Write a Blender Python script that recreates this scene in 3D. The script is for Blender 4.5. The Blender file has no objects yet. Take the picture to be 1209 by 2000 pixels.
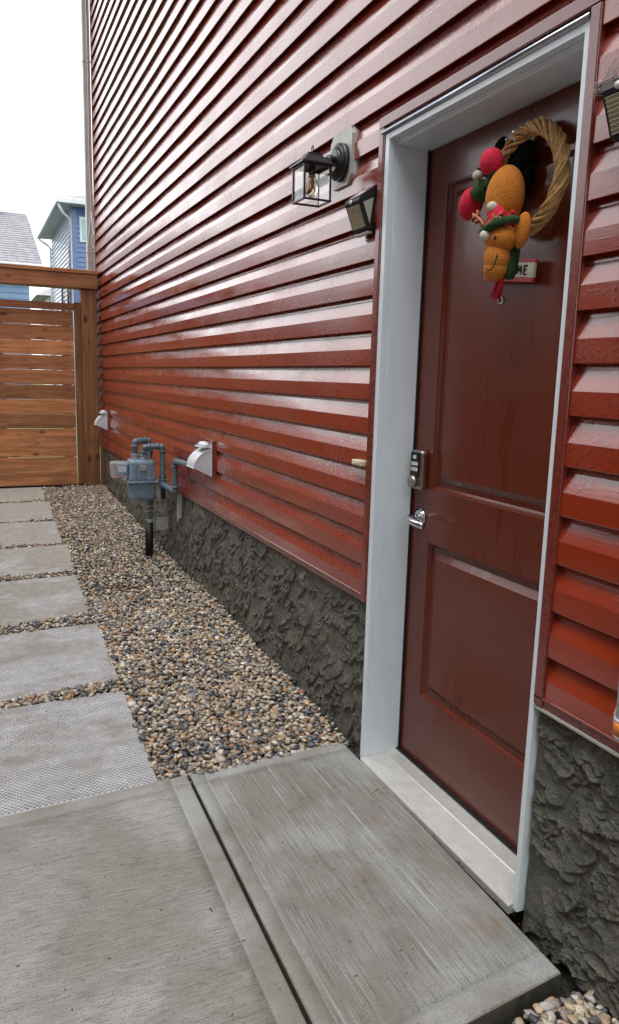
import bpy, bmesh, math, random
import numpy as np
from mathutils import Vector, Matrix
random.seed(7); rng = np.random.default_rng(11)
scene = bpy.context.scene
COL = scene.collection
R = math.radians

# ------------------------------------------------------------------ camera
cam_d = bpy.data.cameras.new('camera'); cam = bpy.data.objects.new('camera', cam_d); COL.objects.link(cam)
cam_d.sensor_fit = 'VERTICAL'; cam_d.sensor_height = 36.0; cam_d.lens = 26.588
cam_d.clip_start = 0.02; cam_d.clip_end = 600
M = Matrix(((0.914137, 0.046395, -0.402742), (-0.404503, 0.170621, -0.898480), (0.027031, 0.984244, 0.174738)))
cam.matrix_world = Matrix.Translation((-1.229, 0, 1.3488)) @ M.to_4x4()
scene.camera = cam

# ------------------------------------------------------------------ world, sun, exposure
w = bpy.data.worlds.new('World'); scene.world = w; w.use_nodes = True
wn = w.node_tree.nodes; wl = w.node_tree.links; wn.clear()
wo = wn.new('ShaderNodeOutputWorld'); bg = wn.new('ShaderNodeBackground'); sk = wn.new('ShaderNodeTexSky')
sk.sky_type = 'NISHITA'; sk.sun_disc = False; sk.sun_elevation = R(72); sk.sun_rotation = R(-125); sk.dust_density = 6; sk.air_density = 1.5
hs = wn.new('ShaderNodeHueSaturation'); hs.inputs['Saturation'].default_value = 0.25
wl.new(sk.outputs[0], hs.inputs['Color'])
mx = wn.new('ShaderNodeMix'); mx.data_type = 'RGBA'; mx.inputs['Factor'].default_value = 0.86
wl.new(hs.outputs[0], mx.inputs['A'])
tc = wn.new('ShaderNodeTexCoord'); nz = wn.new('ShaderNodeTexNoise'); nz.inputs['Scale'].default_value = 1.6; nz.inputs['Detail'].default_value = 4
wl.new(tc.outputs['Generated'], nz.inputs['Vector'])
cr = wn.new('ShaderNodeValToRGB'); cr.color_ramp.elements[0].position = .3; cr.color_ramp.elements[1].position = .75
cr.color_ramp.elements[0].color = (12.2, 12.7, 13.4, 1); cr.color_ramp.elements[1].color = (15.5, 15.7, 16.0, 1)
wl.new(nz.outputs['Fac'], cr.inputs['Fac']); wl.new(cr.outputs['Color'], mx.inputs['B'])
wl.new(mx.outputs['Result'], bg.inputs['Color']); bg.inputs['Strength'].default_value = 0.108
wl.new(bg.outputs[0], wo.inputs['Surface'])
sd = bpy.data.lights.new('sun', 'SUN'); sd.energy = 1.3; sd.angle = R(35); sd.color = (1, .97, .93)
sun = bpy.data.objects.new('sun', sd); COL.objects.link(sun)
_az = R(-125)   # sun stands over the open side of the yard, behind the camera
_d = Vector((math.sin(_az)*math.cos(R(72)), math.cos(_az)*math.cos(R(72)), math.sin(R(72))))
sun.rotation_euler = _d.to_track_quat('Z', 'Y').to_euler()
scene.view_settings.view_transform = 'Standard'; scene.view_settings.look = 'None'
scene.view_settings.exposure = 0.66; scene.view_settings.gamma = 1.0
scene.render.engine = 'CYCLES'

# ------------------------------------------------------------------ material helpers
class NT:
    def __init__(s, name, rough=.6, spec=.5, metal=0, coat=0, coat_rough=.1):
        s.m = bpy.data.materials.new(name); s.m.use_nodes = True
        s.t = s.m.node_tree; s.b = s.t.nodes['Principled BSDF']
        s.b.inputs['Roughness'].default_value = rough; s.b.inputs['Metallic'].default_value = metal
        s.b.inputs['Specular IOR Level'].default_value = spec
        s.b.inputs['Coat Weight'].default_value = coat; s.b.inputs['Coat Roughness'].default_value = coat_rough
    def n(s, typ, **kw):
        n = s.t.nodes.new(typ)
        for k, v in kw.items():
            if k in n.inputs: 
                n.inputs[k].default_value = v
            else: setattr(n, k, v)
        return n
    def l(s, a, b): s.t.links.new(a, b)
    def set(s, inp, v): s.b.inputs[inp].default_value = v
    def coord(s, scale=(1,1,1), kind='pos', rot=(0,0,0)):
        if kind == 'pos': src = s.n('ShaderNodeNewGeometry').outputs['Position']
        else: src = s.n('ShaderNodeTexCoord').outputs['Object']
        mp = s.n('ShaderNodeMapping'); mp.inputs['Scale'].default_value = scale; mp.inputs['Rotation'].default_value = rot
        s.l(src, mp.inputs['Vector']); return mp.outputs['Vector']
    def noise(s, vec, scale, detail=4, rough=.55, dist=0):
        n = s.n('ShaderNodeTexNoise'); s.l(vec, n.inputs['Vector'])
        n.inputs['Scale'].default_value = scale; n.inputs['Detail'].default_value = detail
        n.inputs['Roughness'].default_value = rough; n.inputs['Distortion'].default_value = dist
        return n.outputs['Fac']
    def ramp(s, fac, stops, interp='LINEAR'):
        r = s.n('ShaderNodeValToRGB'); r.color_ramp.interpolation = interp
        e = r.color_ramp.elements
        while len(e) < len(stops): e.new(.5)
        for i, (p, c) in enumerate(stops):
            e[i].position = p
            e[i].color = (c, c, c, 1) if isinstance(c, (int, float)) else (*c, 1)
        s.l(fac, r.inputs['Fac']); return r.outputs['Color']
    def mix(s, f, a, b, mode='MIX'):
        m = s.n('ShaderNodeMix'); m.data_type = 'RGBA'; m.blend_type = mode
        for i, v in (('Factor', f), ('A', a), ('B', b)):
            if isinstance(v, (int, float)): m.inputs[i].default_value = v if i == 'Factor' else (v, v, v, 1)
            elif isinstance(v, tuple): m.inputs[i].default_value = (*v, 1)
            else: s.l(v, m.inputs[i])
        return m.outputs['Result']
    def math(s, op, a, b=0.0):
        m = s.n('ShaderNodeMath'); m.operation = op
        for i, v in enumerate((a, b)):
            if isinstance(v, (int, float)): m.inputs[i].default_value = v
            else: s.l(v, m.inputs[i])
        return m.outputs[0]
    def base(s, c):
        if isinstance(c, tuple): s.b.inputs['Base Color'].default_value = (*c, 1)
        else: s.l(c, s.b.inputs['Base Color'])
    def rough(s, c): s.l(c, s.b.inputs['Roughness'])
    def bump(s, h, dist=.002, strength=1.0, prev=None):
        b = s.n('ShaderNodeBump'); b.inputs['Distance'].default_value = dist; b.inputs['Strength'].default_value = strength
        s.l(h, b.inputs['Height'])
        if prev is not None: s.l(prev, b.inputs['Normal'])
        s.l(b.outputs['Normal'], s.b.inputs['Normal']); return b.outputs['Normal']

def plain(name, c, rough=.5, metal=0, spec=.5, var=.12, nscale=30, bump=.0003, **kw):
    k = NT(name, rough, spec, metal, **kw)
    v = k.coord()
    f = k.noise(v, nscale, 5)
    k.base(k.ramp(f, [(.3, tuple(x*(1-var) for x in c)), (.7, tuple(min(1, x*(1+var)) for x in c))]))
    if bump: k.bump(f, bump)
    return k.m

MT = {}
def siding_mat():
    k = NT('siding_red', .22, .65)
    v = k.coord()
    big = k.noise(v, 1.3, 3)
    drops = k.noise(k.coord((1, .8, 1.2)), 85, 3, .6)
    patch = k.noise(k.coord((1, .6, 1.5)), 3.1, 5, .65)
    grain = k.noise(k.coord((1, .06, 1)), 230, 3, .6)
    run = k.noise(k.coord((1, 1, .25)), 17, 3)
    c = k.mix(k.ramp(big, [(.35, 0), (.7, 1)]), (.24, .0235, .0050), (.31, .0315, .0068))
    wet = k.math('MULTIPLY', k.ramp(drops, [(.54, 0), (.585, 1)]), k.ramp(patch, [(.42, 0), (.56, 1)]))
    c = k.mix(k.math('MULTIPLY', wet, .5), c, (.12, .012, .006))
    c = k.mix(k.ramp(run, [(.68, 0), (.75, .10)]), c, (.5, .33, .30))
    k.base(c)
    k.rough(k.mix(wet, k.ramp(patch, [(.35, .16), (.65, .40)]), .07))
    k.set('IOR', 1.55)
    k.set('Coat Weight', .8); k.set('Coat IOR', 1.55)
    k.l(k.ramp(patch, [(.3, .07), (.7, .28)]), k.b.inputs['Coat Roughness'])
    h = k.math('ADD', k.math('MULTIPLY', grain, .30), k.math('MULTIPLY', wet, .3))
    b = k.bump(h, .0005, 1)
    k.l(b, k.b.inputs['Coat Normal'])
    return k.m
MT['siding'] = siding_mat()
def trim_mat():
    k = NT('trim_red', .3, .7, coat=.5)
    f = k.noise(k.coord(), 60, 4)
    k.base(k.ramp(f, [(.35, (.15, .022, .014)), (.7, (.20, .030, .018))])); 
    k.rough(k.ramp(f, [(.4, .26), (.6, .33)])); k.bump(f, .00006); return k.m
MT['trim'] = trim_mat()
def door_mat():
    k = NT('door_paint', .22, .45, coat=.25, coat_rough=.12)
    v = k.coord(); run = k.noise(k.coord((1, 1, .10)), 20, 5, .6); low = k.noise(v, 2.6, 3)
    fine = k.noise(v, 150, 3)
    m = k.math('MULTIPLY', k.ramp(run, [(.55, 0), (.62, 1)]), k.ramp(low, [(.52, 0), (.64, 1)]))
    k.base(k.mix(k.math('MULTIPLY', m, .55), (.128, .023, .010), (.105, .0165, .0055)))
    k.rough(k.mix(m, k.ramp(fine, [(.3, .26), (.7, .34)]), .12))
    k.bump(k.math('ADD', k.math('MULTIPLY', fine, .5), k.math('MULTIPLY', k.noise(v, 7, 2), .8)), .0005); return k.m
MT['door'] = door_mat()
def white_mat():
    k = NT('frame_white', .32, .5, coat=.2)
    f = k.noise(k.coord((1, 1, .25)), 22, 5); d = k.noise(k.coord(), 130, 2)
    c = k.ramp(f, [(.3, (.72, .82, .88)), (.75, (.79, .88, .93))])
    k.base(k.mix(k.ramp(d, [(.72, 0), (.78, .5)]), c, (.25, .22, .18)))
    k.bump(f, .0006); return k.m
MT['white'] = white_mat()
def parge_mat():
    k = NT('parging', .55, .45)
    v = k.coord(); a = k.noise(v, 9, 6, .65); f = k.noise(v, 210, 5, .7); g = k.noise(v, 45, 4)
    c = k.ramp(a, [(.3, (.072, .073, .060)), (.55, (.140, .140, .115)), (.8, (.26, .255, .205))])
    c = k.mix(k.ramp(g, [(.55, 0), (.75, .6)]), c, (.020, .021, .017))
    k.base(c); k.rough(k.ramp(a, [(.35, .16), (.6, .42)]))
    k.bump(k.math('ADD', k.math('ADD', f, k.math('MULTIPLY', g, 1.2)), k.math('MULTIPLY', k.noise(v, 90, 4, .7), .8)), .006); return k.m
MT['parge'] = parge_mat()
def concrete_mat(name, broom_dir, dark=1.0, lines=0):
    k = NT(name, .6, .45)
    sc = (.07, 1, 1) if broom_dir == 'x' else (1, .022, 1)
    v = k.coord(); rot = (0, 0, R(-4) if broom_dir == 'x' else R(1.2))
    bv = k.coord(sc, rot=rot)
    br = k.noise(bv, 240, 2, .7); br2 = k.noise(k.coord((.008, 1, 1) if broom_dir == 'x' else (1, .008, 1), rot=rot), 70, 1, .5)
    big = k.noise(v, 1.9, 5, .6, .4); mid = k.noise(v, 9, 6, .7); fine = k.noise(v, 420, 3, .7); sand = k.noise(v, 170, 3, .8); sand2 = k.noise(v, 75, 5, .8)
    wet = k.ramp(big, [(.43, 0), (.56, 1)])
    dry = k.ramp(mid, [(.25, (.40*dark, .402*dark, .395*dark)), (.75, (.52*dark, .522*dark, .515*dark))])
    wc = k.ramp(mid, [(.3, (.255*dark, .248*dark, .212*dark)), (.75, (.365*dark, .357*dark, .312*dark))])
    c = k.mix(wet, dry, wc)
    if broom_dir: c = k.mix(k.ramp(br2, [(.30, 0), (.325, .55), (.35, 0)]), c, (.13, .125, .11)); c = k.mix(k.ramp(br2, [(.44, 0), (.452, .45), (.465, 0)]), c, (.14, .135, .12)); c = k.mix(k.ramp(br, [(.36, .65), (.47, 0)]), c, (.12, .115, .10)); c = k.mix(k.ramp(br, [(.56, 0), (.68, .35)]), c, (.58, .57, .54))
    c = k.mix(k.ramp(sand, [(.36, .85), (.44, 0)]), c, (.08, .075, .065))
    c = k.mix(k.ramp(sand2, [(.35, .7), (.40, 0)]), c, (.07, .065, .055))
    c = k.mix(k.ramp(fine, [(.3, .45), (.7, 0)]), c, (.17, .165, .15))
    if lines:
        msk = k.noise(k.coord((1, .35, 1)), 5, 3)
        for q, (f_, lo, st_) in enumerate(((95, .60, .75), (40, .64, .8))):
            ll = k.noise(k.coord((1, .004, 1), rot=rot), f_, 0, .3)
            lf = k.math('MULTIPLY', k.ramp(ll, [(lo, 0), (lo+.008, 1), (lo+.016, 0)]), k.ramp(msk, [(.42, 0), (.55, st_)]))
            c = k.mix(lf, c, (.60, .62, .60))
        st = k.noise(v, 5.0, 4, .5)
        c = k.mix(k.ramp(st, [(.60, 0), (.70, .45)]), c, (.22, .14, .08))
    else:
        st = k.noise(v, 6, 3)
        c = k.mix(k.ramp(st, [(.70, 0), (.76, .35)]), c, (.55, .52, .38))
    k.base(c)
    k.rough(k.mix(wet, k.ramp(mid, [(.3, .40), (.7, .6)]), k.ramp(mid, [(.3, .24), (.7, .42)])))
    h = k.math('ADD', k.math('MULTIPLY', fine, .35), k.math('MULTIPLY', sand, .4))
    if broom_dir: h = k.math('ADD', h, k.math('ADD', k.math('MULTIPLY', br, .8), k.math('MULTIPLY', br2, .15)))
    k.bump(h, .0024); return k.m
MT['conc_x'] = concrete_mat('broomed_concrete', 'x', .97); MT['conc_y'] = concrete_mat('landing_concrete', 'y', .84, 1)
MT['conc_side'] = plain('shaded_slab_side', (.085, .08, .06), .7, nscale=40, var=.4, bump=.003)  # darker concrete, the shade on the slab sides is put into the colour
MT['conc_edge'] = concrete_mat('trowelled_edge', None, .93)
def paver_mat():
    k = NT('paver_concrete', .5, .5)
    v = k.coord(); big = k.noise(v, 2.4, 5, .6); mid = k.noise(v, 22, 5); fine = k.noise(v, 300, 3)
    pos = k.n('ShaderNodeSeparateXYZ'); k.l(k.n('ShaderNodeNewGeometry').outputs['Position'], pos.inputs[0])
    far = k.math('MULTIPLY', k.math('SUBTRACT', pos.outputs['Y'], 2.9), .55)
    sand = k.ramp(k.math('ADD', big, k.math('MINIMUM', k.math('MAXIMUM', k.math('MULTIPLY', far, .14), -.06), .22)), [(.50, 0), (.62, 1)])
    c = k.mix(sand, k.ramp(mid, [(.3, (.41, .41, .42)), (.7, (.54, .54, .55))]), k.ramp(mid, [(.3, (.25, .235, .205)), (.7, (.36, .34, .305))]))
    c = k.mix(k.ramp(k.noise(v, 75, 3), [(.66, 0), (.72, .8)]), c, (.05, .045, .04))
    at = k.n('ShaderNodeAttribute'); at.attribute_name = 'pit'
    fill = k.mix(sand, .85, .30)
    c = k.mix(k.math('MULTIPLY', at.outputs['Fac'], fill), c, (.055, .06, .07))
    k.base(c); k.rough(k.mix(sand, .22, .5)); k.bump(fine, .0008); return k.m
MT['paver'] = paver_mat()
def pebble_mat():
    k = NT('pebbles', .34, .5)
    at = k.n('ShaderNodeAttribute'); at.attribute_name = 'col'
    v = k.coord(); f = k.noise(v, 260, 4, .7)
    k.base(k.mix(.8, at.outputs['Color'], k.ramp(f, [(.3, .62), (.7, 1.2)]), 'MULTIPLY'))
    k.rough(k.ramp(k.noise(v, 40, 2), [(.35, .2), (.65, .5)])); k.bump(f, .0008); return k.m
MT['pebble'] = pebble_mat()
def wood_mat(name, axis, dark=1.0, scale=1.0):
    k = NT(name, .55, .4)
    s = {'x': (.06, 1, 1), 'z': (1, 1, .06), 'y': (1, .06, 1)}[axis]
    oi = k.n('ShaderNodeObjectInfo').outputs['Random']
    g = k.n('ShaderNodeNewGeometry').outputs['Position']
    off = k.n('ShaderNodeVectorMath'); off.operation = 'ADD'
    cx = k.n('ShaderNodeCombineXYZ'); k.l(k.math('MULTIPLY', oi, 37), cx.inputs[0]); k.l(k.math('MULTIPLY', oi, 21), cx.inputs[2])
    k.l(g, off.inputs[0]); k.l(cx.outputs[0], off.inputs[1])
    mp = k.n('ShaderNodeMapping'); mp.inputs['Scale'].default_value = s; k.l(off.outputs[0], mp.inputs[0])
    gr = k.noise(mp.outputs[0], 95*scale, 5, .65, .6); gr2 = k.noise(mp.outputs[0], 22*scale, 3, .5, 1.2)
    mp2 = k.n('ShaderNodeMapping'); mp2.inputs['Scale'].default_value = {'x': (.5, 1, 1), 'z': (1, 1, .5), 'y': (1, .5, 1)}[axis]; k.l(off.outputs[0], mp2.inputs[0])
    vo = k.n('ShaderNodeTexVoronoi'); k.l(mp2.outputs[0], vo.inputs['Vector']); vo.inputs['Scale'].default_value = 7.5
    knot = k.ramp(vo.outputs['Distance'], [(.09, 1), (.19, 0)])
    blot = k.noise(off.outputs[0], 4, 4)
    d = dark
    c = k.ramp(gr2, [(.3, (.17*d, .072*d, .030*d)), (.5, (.28*d, .114*d, .044*d)), (.72, (.38*d, .17*d, .072*d))])
    c = k.mix(k.ramp(gr, [(.3, .55), (.55, 0)]), c, (.11*d, .042*d, .018*d))
    c = k.mix(k.ramp(blot, [(.5, 0), (.7, .45)]), c, (.10*d, .04*d, .02*d))
    c = k.mix(k.math('MULTIPLY', knot, .85), c, (.045*d, .016*d, .008*d))
    hv = k.n('ShaderNodeHueSaturation'); k.l(c, hv.inputs['Color']); k.l(k.math('ADD', k.math('MULTIPLY', oi, .7), .68), hv.inputs['Value'])
    k.base(hv.outputs[0]); k.bump(gr, .0012); return k.m
MT['wood_x'] = wood_mat('cedar_board', 'x', 1.6); MT['wood_z'] = wood_mat('cedar_post', 'z', .9); MT['wood_y'] = wood_mat('cedar_side_board', 'y', .9)
MT['black'] = plain('black_metal', (.012, .013, .016), .35, spec=.6, var=.3)
MT['blackplastic'] = plain('black_plastic', (.010, .010, .011), .4)
MT['blackcloth'] = plain('black_cloth', (.003, .004, .003), .95, spec=.1, nscale=300, bump=.001)
MT['block'] = plain('mount_block', (.50, .49, .45), .4)
MT['ventwhite'] = plain('vent_white', (.62, .66, .70), .35, nscale=12)
MT['chrome'] = plain('chrome', (.70, .72, .76), .14, metal=1, var=.03, bump=0)
MT['bead'] = plain('bead_metal', (.42, .46, .52), .32, metal=1, var=.03, bump=0)
MT['nickel'] = plain('satin_nickel', (.42, .38, .32), .33, metal=1, var=.05, bump=0)
MT['alu'] = plain('threshold_aluminium', (.62, .62, .59), .38, metal=.4, var=.10, nscale=25)
MT['pipe'] = plain('pipe_grey', (.11, .155, .19), .36, var=.25, nscale=50, bump=.0005)
MT['pipedark'] = plain('pipe_dark', (.025, .03, .035), .4, var=.3)
MT['meter'] = plain('meter_grey', (.18, .25, .32), .36, var=.25, nscale=22, bump=.0006)
MT['metal_dull'] = plain('dull_galvanised', (.36, .36, .34), .5, metal=.3, var=.15)
MT['cream'] = plain('cream_plastic', (.62, .57, .40), .4)
MT['keywhite'] = plain('key_white', (.75, .76, .75), .5, bump=0)
MT['ink'] = plain('black_ink', (.01, .01, .012), .6, bump=0)
MT['orange'] = plain('plush_orange', (.58, .20, .022), .95, var=.25, nscale=260, bump=.004)
MT['plushred'] = plain('plush_red', (.65, .018, .055), .95, var=.3, nscale=260, bump=.004)
MT['pomwhite'] = plain('pompom_white', (.62, .58, .50), .95, nscale=300, bump=.002)
MT['knit'] = plain('knit_green', (.026, .070, .018), .95, var=.5, nscale=230, bump=.003)
MT['antler'] = plain('antler_brown', (.16, .035, .015), .9, nscale=200)
MT['antleredge'] = plain('antler_edge', (.50, .20, .10), .9, nscale=200)
MT['holly'] = plain('holly_green', (.05, .13, .07), .8, var=.5, nscale=200)
MT['sign'] = plain('sign_white', (.60, .57, .47), .6, nscale=80)
MT['signred'] = plain('sign_red', (.42, .03, .03), .5, nscale=60)
MT['twig'] = plain('twig', (.56, .34, .13), .6, var=.45, nscale=60, bump=.0015)
MT['bell'] = plain('wire_silver', (.5, .5, .5), .25, metal=1, bump=0)
MT['solar'] = plain('solar_cell', (.02, .025, .04), .12, spec=.8, coat=1, bump=0)
MT['rubber'] = plain('sleeve_black', (.006, .006, .007), .45)
MT['caulk'] = plain('caulk_pale', (.42, .42, .37), .6, nscale=120, bump=.002)
MT['downspout'] = plain('downspout_beige', (.44, .41, .37), .4, nscale=6)
MT['cable'] = plain('cable_white', (.6, .58, .56), .5)
MT['shadowgap'] = plain('joint_filler', (.014, .013, .011), .9, nscale=120, bump=.002)
MT['orangelabel'] = plain('orange_label', (.75, .20, .02), .4, var=.5, nscale=70)
MT['tubewhite'] = plain('tube_white', (.62, .68, .78), .35)
MT['core'] = plain('wall_sheathing', (.04, .012, .010), .9)
def led_mat(name, c1, c2):
    k = NT(name, .25, .6, coat=.6)
    vo = k.n('ShaderNodeTexVoronoi'); k.l(k.coord(), vo.inputs['Vector']); vo.inputs['Scale'].default_value = 130; vo.inputs['Randomness'].default_value = 0
    k.base(k.ramp(vo.outputs['Distance'], [(.2, c1), (.6, c2)])); return k.m
MT['led'] = led_mat('led_panel', (.44, .42, .26), (.33, .32, .20)); MT['led2'] = led_mat('led_side', (.42, .46, .37), (.34, .38, .30))
def glass(name, tint=(1, 1, 1), rough=.03, ior=1.3):
    k = NT(name, rough, .5); k.base(tint); k.set('Transmission Weight', 1.0); k.set('IOR', ior); return k.m
MT['glass'] = glass('clear_glass', (.93, .95, .94)); MT['bulb'] = glass('bulb_glass', (1, .93, .78), .02, 1.2)
MT['cover'] = glass('index_cover_plastic', (.90, .93, .97), .25, 1.2); MT['cover'].node_tree.nodes['Principled BSDF'].inputs['Transmission Weight'].default_value = .82
MT['filament'] = plain('filament', (.8, .45, .12), .4, bump=0)
MT['brass'] = plain('socket_brass', (.5, .34, .14), .3, metal=1, bump=0)
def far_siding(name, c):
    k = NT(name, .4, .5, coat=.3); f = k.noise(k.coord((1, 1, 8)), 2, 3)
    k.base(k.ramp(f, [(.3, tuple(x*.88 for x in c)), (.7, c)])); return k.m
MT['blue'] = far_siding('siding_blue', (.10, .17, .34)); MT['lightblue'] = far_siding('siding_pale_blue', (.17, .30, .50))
MT['skylitblue'] = far_siding('siding_blue_skylit', (.30, .36, .45))  # blue siding paled, sky reflection on the side wall is in the colour
def shingle_mat():
    k = NT('shingles', .8, .3); f = k.noise(k.coord((1, .35, .35)), 9, 5, .7); g = k.noise(k.coord((.4, 3, 3)), 7, 3)
    c = k.ramp(f, [(.3, (.20, .20, .215)), (.7, (.36, .355, .37))])
    k.base(k.mix(k.ramp(g, [(.35, .45), (.6, 0)]), c, (.16, .16, .18))); k.bump(g, .02); return k.m
MT['shingle'] = shingle_mat()
MT['farwhite'] = plain('far_white', (.62, .64, .66), .5, nscale=3); MT['fargrey'] = plain('far_soffit', (.42, .43, .45), .6, nscale=3)
MT['farglass'] = plain('window_glass', (.20, .42, .46), .08, spec=.8, nscale=1, bump=0)
MT['farred'] = plain('reflection_red', (.35, .03, .02), .6)
def grass_mat():
    k = NT('lawn_grass', .8, .3); f = k.noise(k.coord(), 14, 6, .7)
    k.base(k.ramp(f, [(.3, (.05, .07, .025)), (.7, (.14, .16, .05))])); k.bump(f, .03); return k.m
MT['lawn'] = grass_mat()
def soil_mat():
    k = NT('wet_soil', .8, .3); f = k.noise(k.coord(), 60, 6, .7)
    k.base(k.ramp(f, [(.3, (.012, .010, .008)), (.7, (.05, .043, .034))])); k.bump(f, .006); return k.m
MT['soil'] = soil_mat()
MT['leaf'] = plain('dry_leaf_bits', (.10, .045, .018), .8, var=.5, nscale=90)

# ------------------------------------------------------------------ object helpers
def thing(name, label, cat, loc=(0, 0, 0), group=None):
    o = bpy.data.objects.new(name, None); COL.objects.link(o); o.location = loc; o.empty_display_size = .1
    o['label'] = label; o['category'] = cat
    if group: o['group'] = group
    return o
def wloc(o):
    v = Vector((0, 0, 0))
    while o is not None: v += o.location; o = o.parent
    return v
class MB:
    """collects geometry (world coordinates) with several materials; build() links ONE object"""
    def __init__(s): s.bm = bmesh.new(); s.mats = []
    def mi(s, m):
        if m not in s.mats: s.mats.append(m)
        return s.mats.index(m)
    def quadmesh(s, verts, faces, m, smooth=False):
        vs = [s.bm.verts.new(v) for v in verts]; i = s.mi(m)
        for f in faces:
            try:
                fc = s.bm.faces.new([vs[a] for a in f]); fc.material_index = i; fc.smooth = smooth
            except ValueError: pass
        return vs
    def box(s, a, b, m, bev=0, mat=None, seg=2):
        tmp = bmesh.new(); bmesh.ops.create_cube(tmp, size=1)
        a = Vector(a); b = Vector(b); c = (a+b)/2; d = b-a
        for v in tmp.verts: v.co = Vector((v.co.x*d.x, v.co.y*d.y, v.co.z*d.z)) + c
        if bev: bmesh.ops.bevel(tmp, geom=list(tmp.edges), offset=bev, segments=seg, affect='EDGES', profile=.5)
        s._merge(tmp, m, mat, smooth=False); return s
    def _merge(s, tmp, m, mat=None, smooth=False):
        if mat is not None: tmp.transform(mat)
        bmesh.ops.recalc_face_normals(tmp, faces=tmp.faces)
        i = s.mi(m); mp = {v: s.bm.verts.new(v.co) for v in tmp.verts}
        for f in tmp.faces:
            try:
                nf = s.bm.faces.new([mp[v] for v in f.verts]); nf.material_index = i; nf.smooth = smooth
            except ValueError: pass
        tmp.free()
    def cyl(s, p0, p1, r, m, r2=None, n=20, smooth=True, cap=True):
        p0 = Vector(p0); p1 = Vector(p1); d = p1-p0
        tmp = bmesh.new(); bmesh.ops.create_cone(tmp, cap_ends=cap, segments=n, radius1=r, radius2=r if r2 is None else r2, depth=d.length)
        mt = Matrix.Translation((p0+p1)/2) @ d.to_track_quat('Z', 'Y').to_matrix().to_4x4()
        tmp.transform(mt); i = s.mi(m); mp = {v: s.bm.verts.new(v.co) for v in tmp.verts}
        for f in tmp.faces:
            nf = s.bm.faces.new([mp[v] for v in f.verts]); nf.material_index = i; nf.smooth = smooth and len(f.verts) == 4
        tmp.free(); return s
    def ball(s, c, r, m, mat=None, sub=3):
        tmp = bmesh.new(); bmesh.ops.create_icosphere(tmp, subdivisions=sub, radius=1)
        if isinstance(r, (int, float)): r = (r, r, r)
        mm = Matrix.Translation(c) @ (mat if mat is not None else Matrix()) @ Matrix.Diagonal((*r, 1))
        s._merge(tmp, m, mm, smooth=True); return s
    def tube(s, pts, r, m, n=10, closed=False, rfun=None, cap=True):
        pts = [Vector(p) for p in pts]; N = len(pts); rings = []; i = s.mi(m)
        T = []
        for k in range(N):
            a = pts[(k-1) % N] if (closed or k > 0) else pts[k]; b = pts[(k+1) % N] if (closed or k < N-1) else pts[k]
            T.append((b-a).normalized())
        up = Vector((0, 0, 1)) if abs(T[0].z) < .9 else Vector((1, 0, 0))
        nrm = (up - T[0]*up.dot(T[0])).normalized()
        for k in range(N):
            nrm = (nrm - T[k]*nrm.dot(T[k])).normalized(); bn = T[k].cross(nrm); rr = rfun(k/(N-1)) if rfun else r
            rings.append([s.bm.verts.new(pts[k] + (nrm*math.cos(2*math.pi*j/n) + bn*math.sin(2*math.pi*j/n))*rr) for j in range(n)])
        for k in range(N if closed else N-1):
            A = rings[k]; B = rings[(k+1) % N]
            for j in range(n):
                f = s.bm.faces.new([A[j], A[(j+1) % n], B[(j+1) % n], B[j]]); f.material_index = i; f.smooth = True
        if cap and not closed:
            for rg in (rings[0][::-1], rings[-1]):
                f = s.bm.faces.new(rg); f.material_index = i
        return s
    def prism(s, poly, axis, a, b, m):
        """poly of 2-D points in the two other axes, extruded along axis from a to b"""
        def P(p, t):
            if axis == 0: return (t, p[0], p[1])
            if axis == 1: return (p[0], t, p[1])
            return (p[0], p[1], t)
        n = len(poly); tmp = bmesh.new()
        A = [tmp.verts.new(P(p, a)) for p in poly]; B = [tmp.verts.new(P(p, b)) for p in poly]
        tmp.faces.new(A); tmp.faces.new(B[::-1])
        for j in range(n): tmp.faces.new([A[j], B[j], B[(j+1) % n], A[(j+1) % n]])
        s._merge(tmp, m); return s
    def build(s, name, parent=None, label=None, kind=None):
        me = bpy.data.meshes.new(name)
        if parent is not None:
            off = wloc(parent); bmesh.ops.translate(s.bm, verts=s.bm.verts, vec=-off)
        s.bm.to_mesh(me); s.bm.free()
        for m in s.mats: me.materials.append(MT[m])
        o = bpy.data.objects.new(name, me); COL.objects.link(o)
        if parent is not None: o.parent = parent
        if label: o['label'] = label
        if kind: o['kind'] = kind
        return o
def np_mesh(name, verts, faces, mat, parent=None, kind=None, smooth=True, attrs=None):
    """faces: (n,k) int array"""
    me = bpy.data.meshes.new(name); verts = np.asarray(verts, np.float32)
    if parent is not None: verts = verts - np.array(wloc(parent), np.float32)
    n, k = faces.shape
    me.vertices.add(len(verts)); me.vertices.foreach_set('co', verts.ravel())
    me.loops.add(n*k); me.loops.foreach_set('vertex_index', faces.astype(np.int32).ravel())
    me.polygons.add(n); me.polygons.foreach_set('loop_start', np.arange(0, n*k, k, dtype=np.int32))
    me.polygons.foreach_set('use_smooth', np.full(n, smooth))
    me.update(calc_edges=True)
    for an, (typ, data) in (attrs or {}).items():
        a = me.attributes.new(an, typ, 'POINT'); a.data.foreach_set('color' if 'COLOR' in typ else 'value', np.asarray(data, np.float32).ravel())
    me.materials.append(MT[mat])
    o = bpy.data.objects.new(name, me); COL.objects.link(o)
    if parent is not None: o.parent = parent
    if kind: o['kind'] = kind
    return o
def grid_faces(nu, nv, flip=False):
    i, j = np.meshgrid(np.arange(nu-1), np.arange(nv-1), indexing='ij'); a = (i*nv+j).ravel()
    f = np.stack([a, a+nv, a+nv+1, a+1], 1)
    return f[:, ::-1] if flip else f
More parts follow.
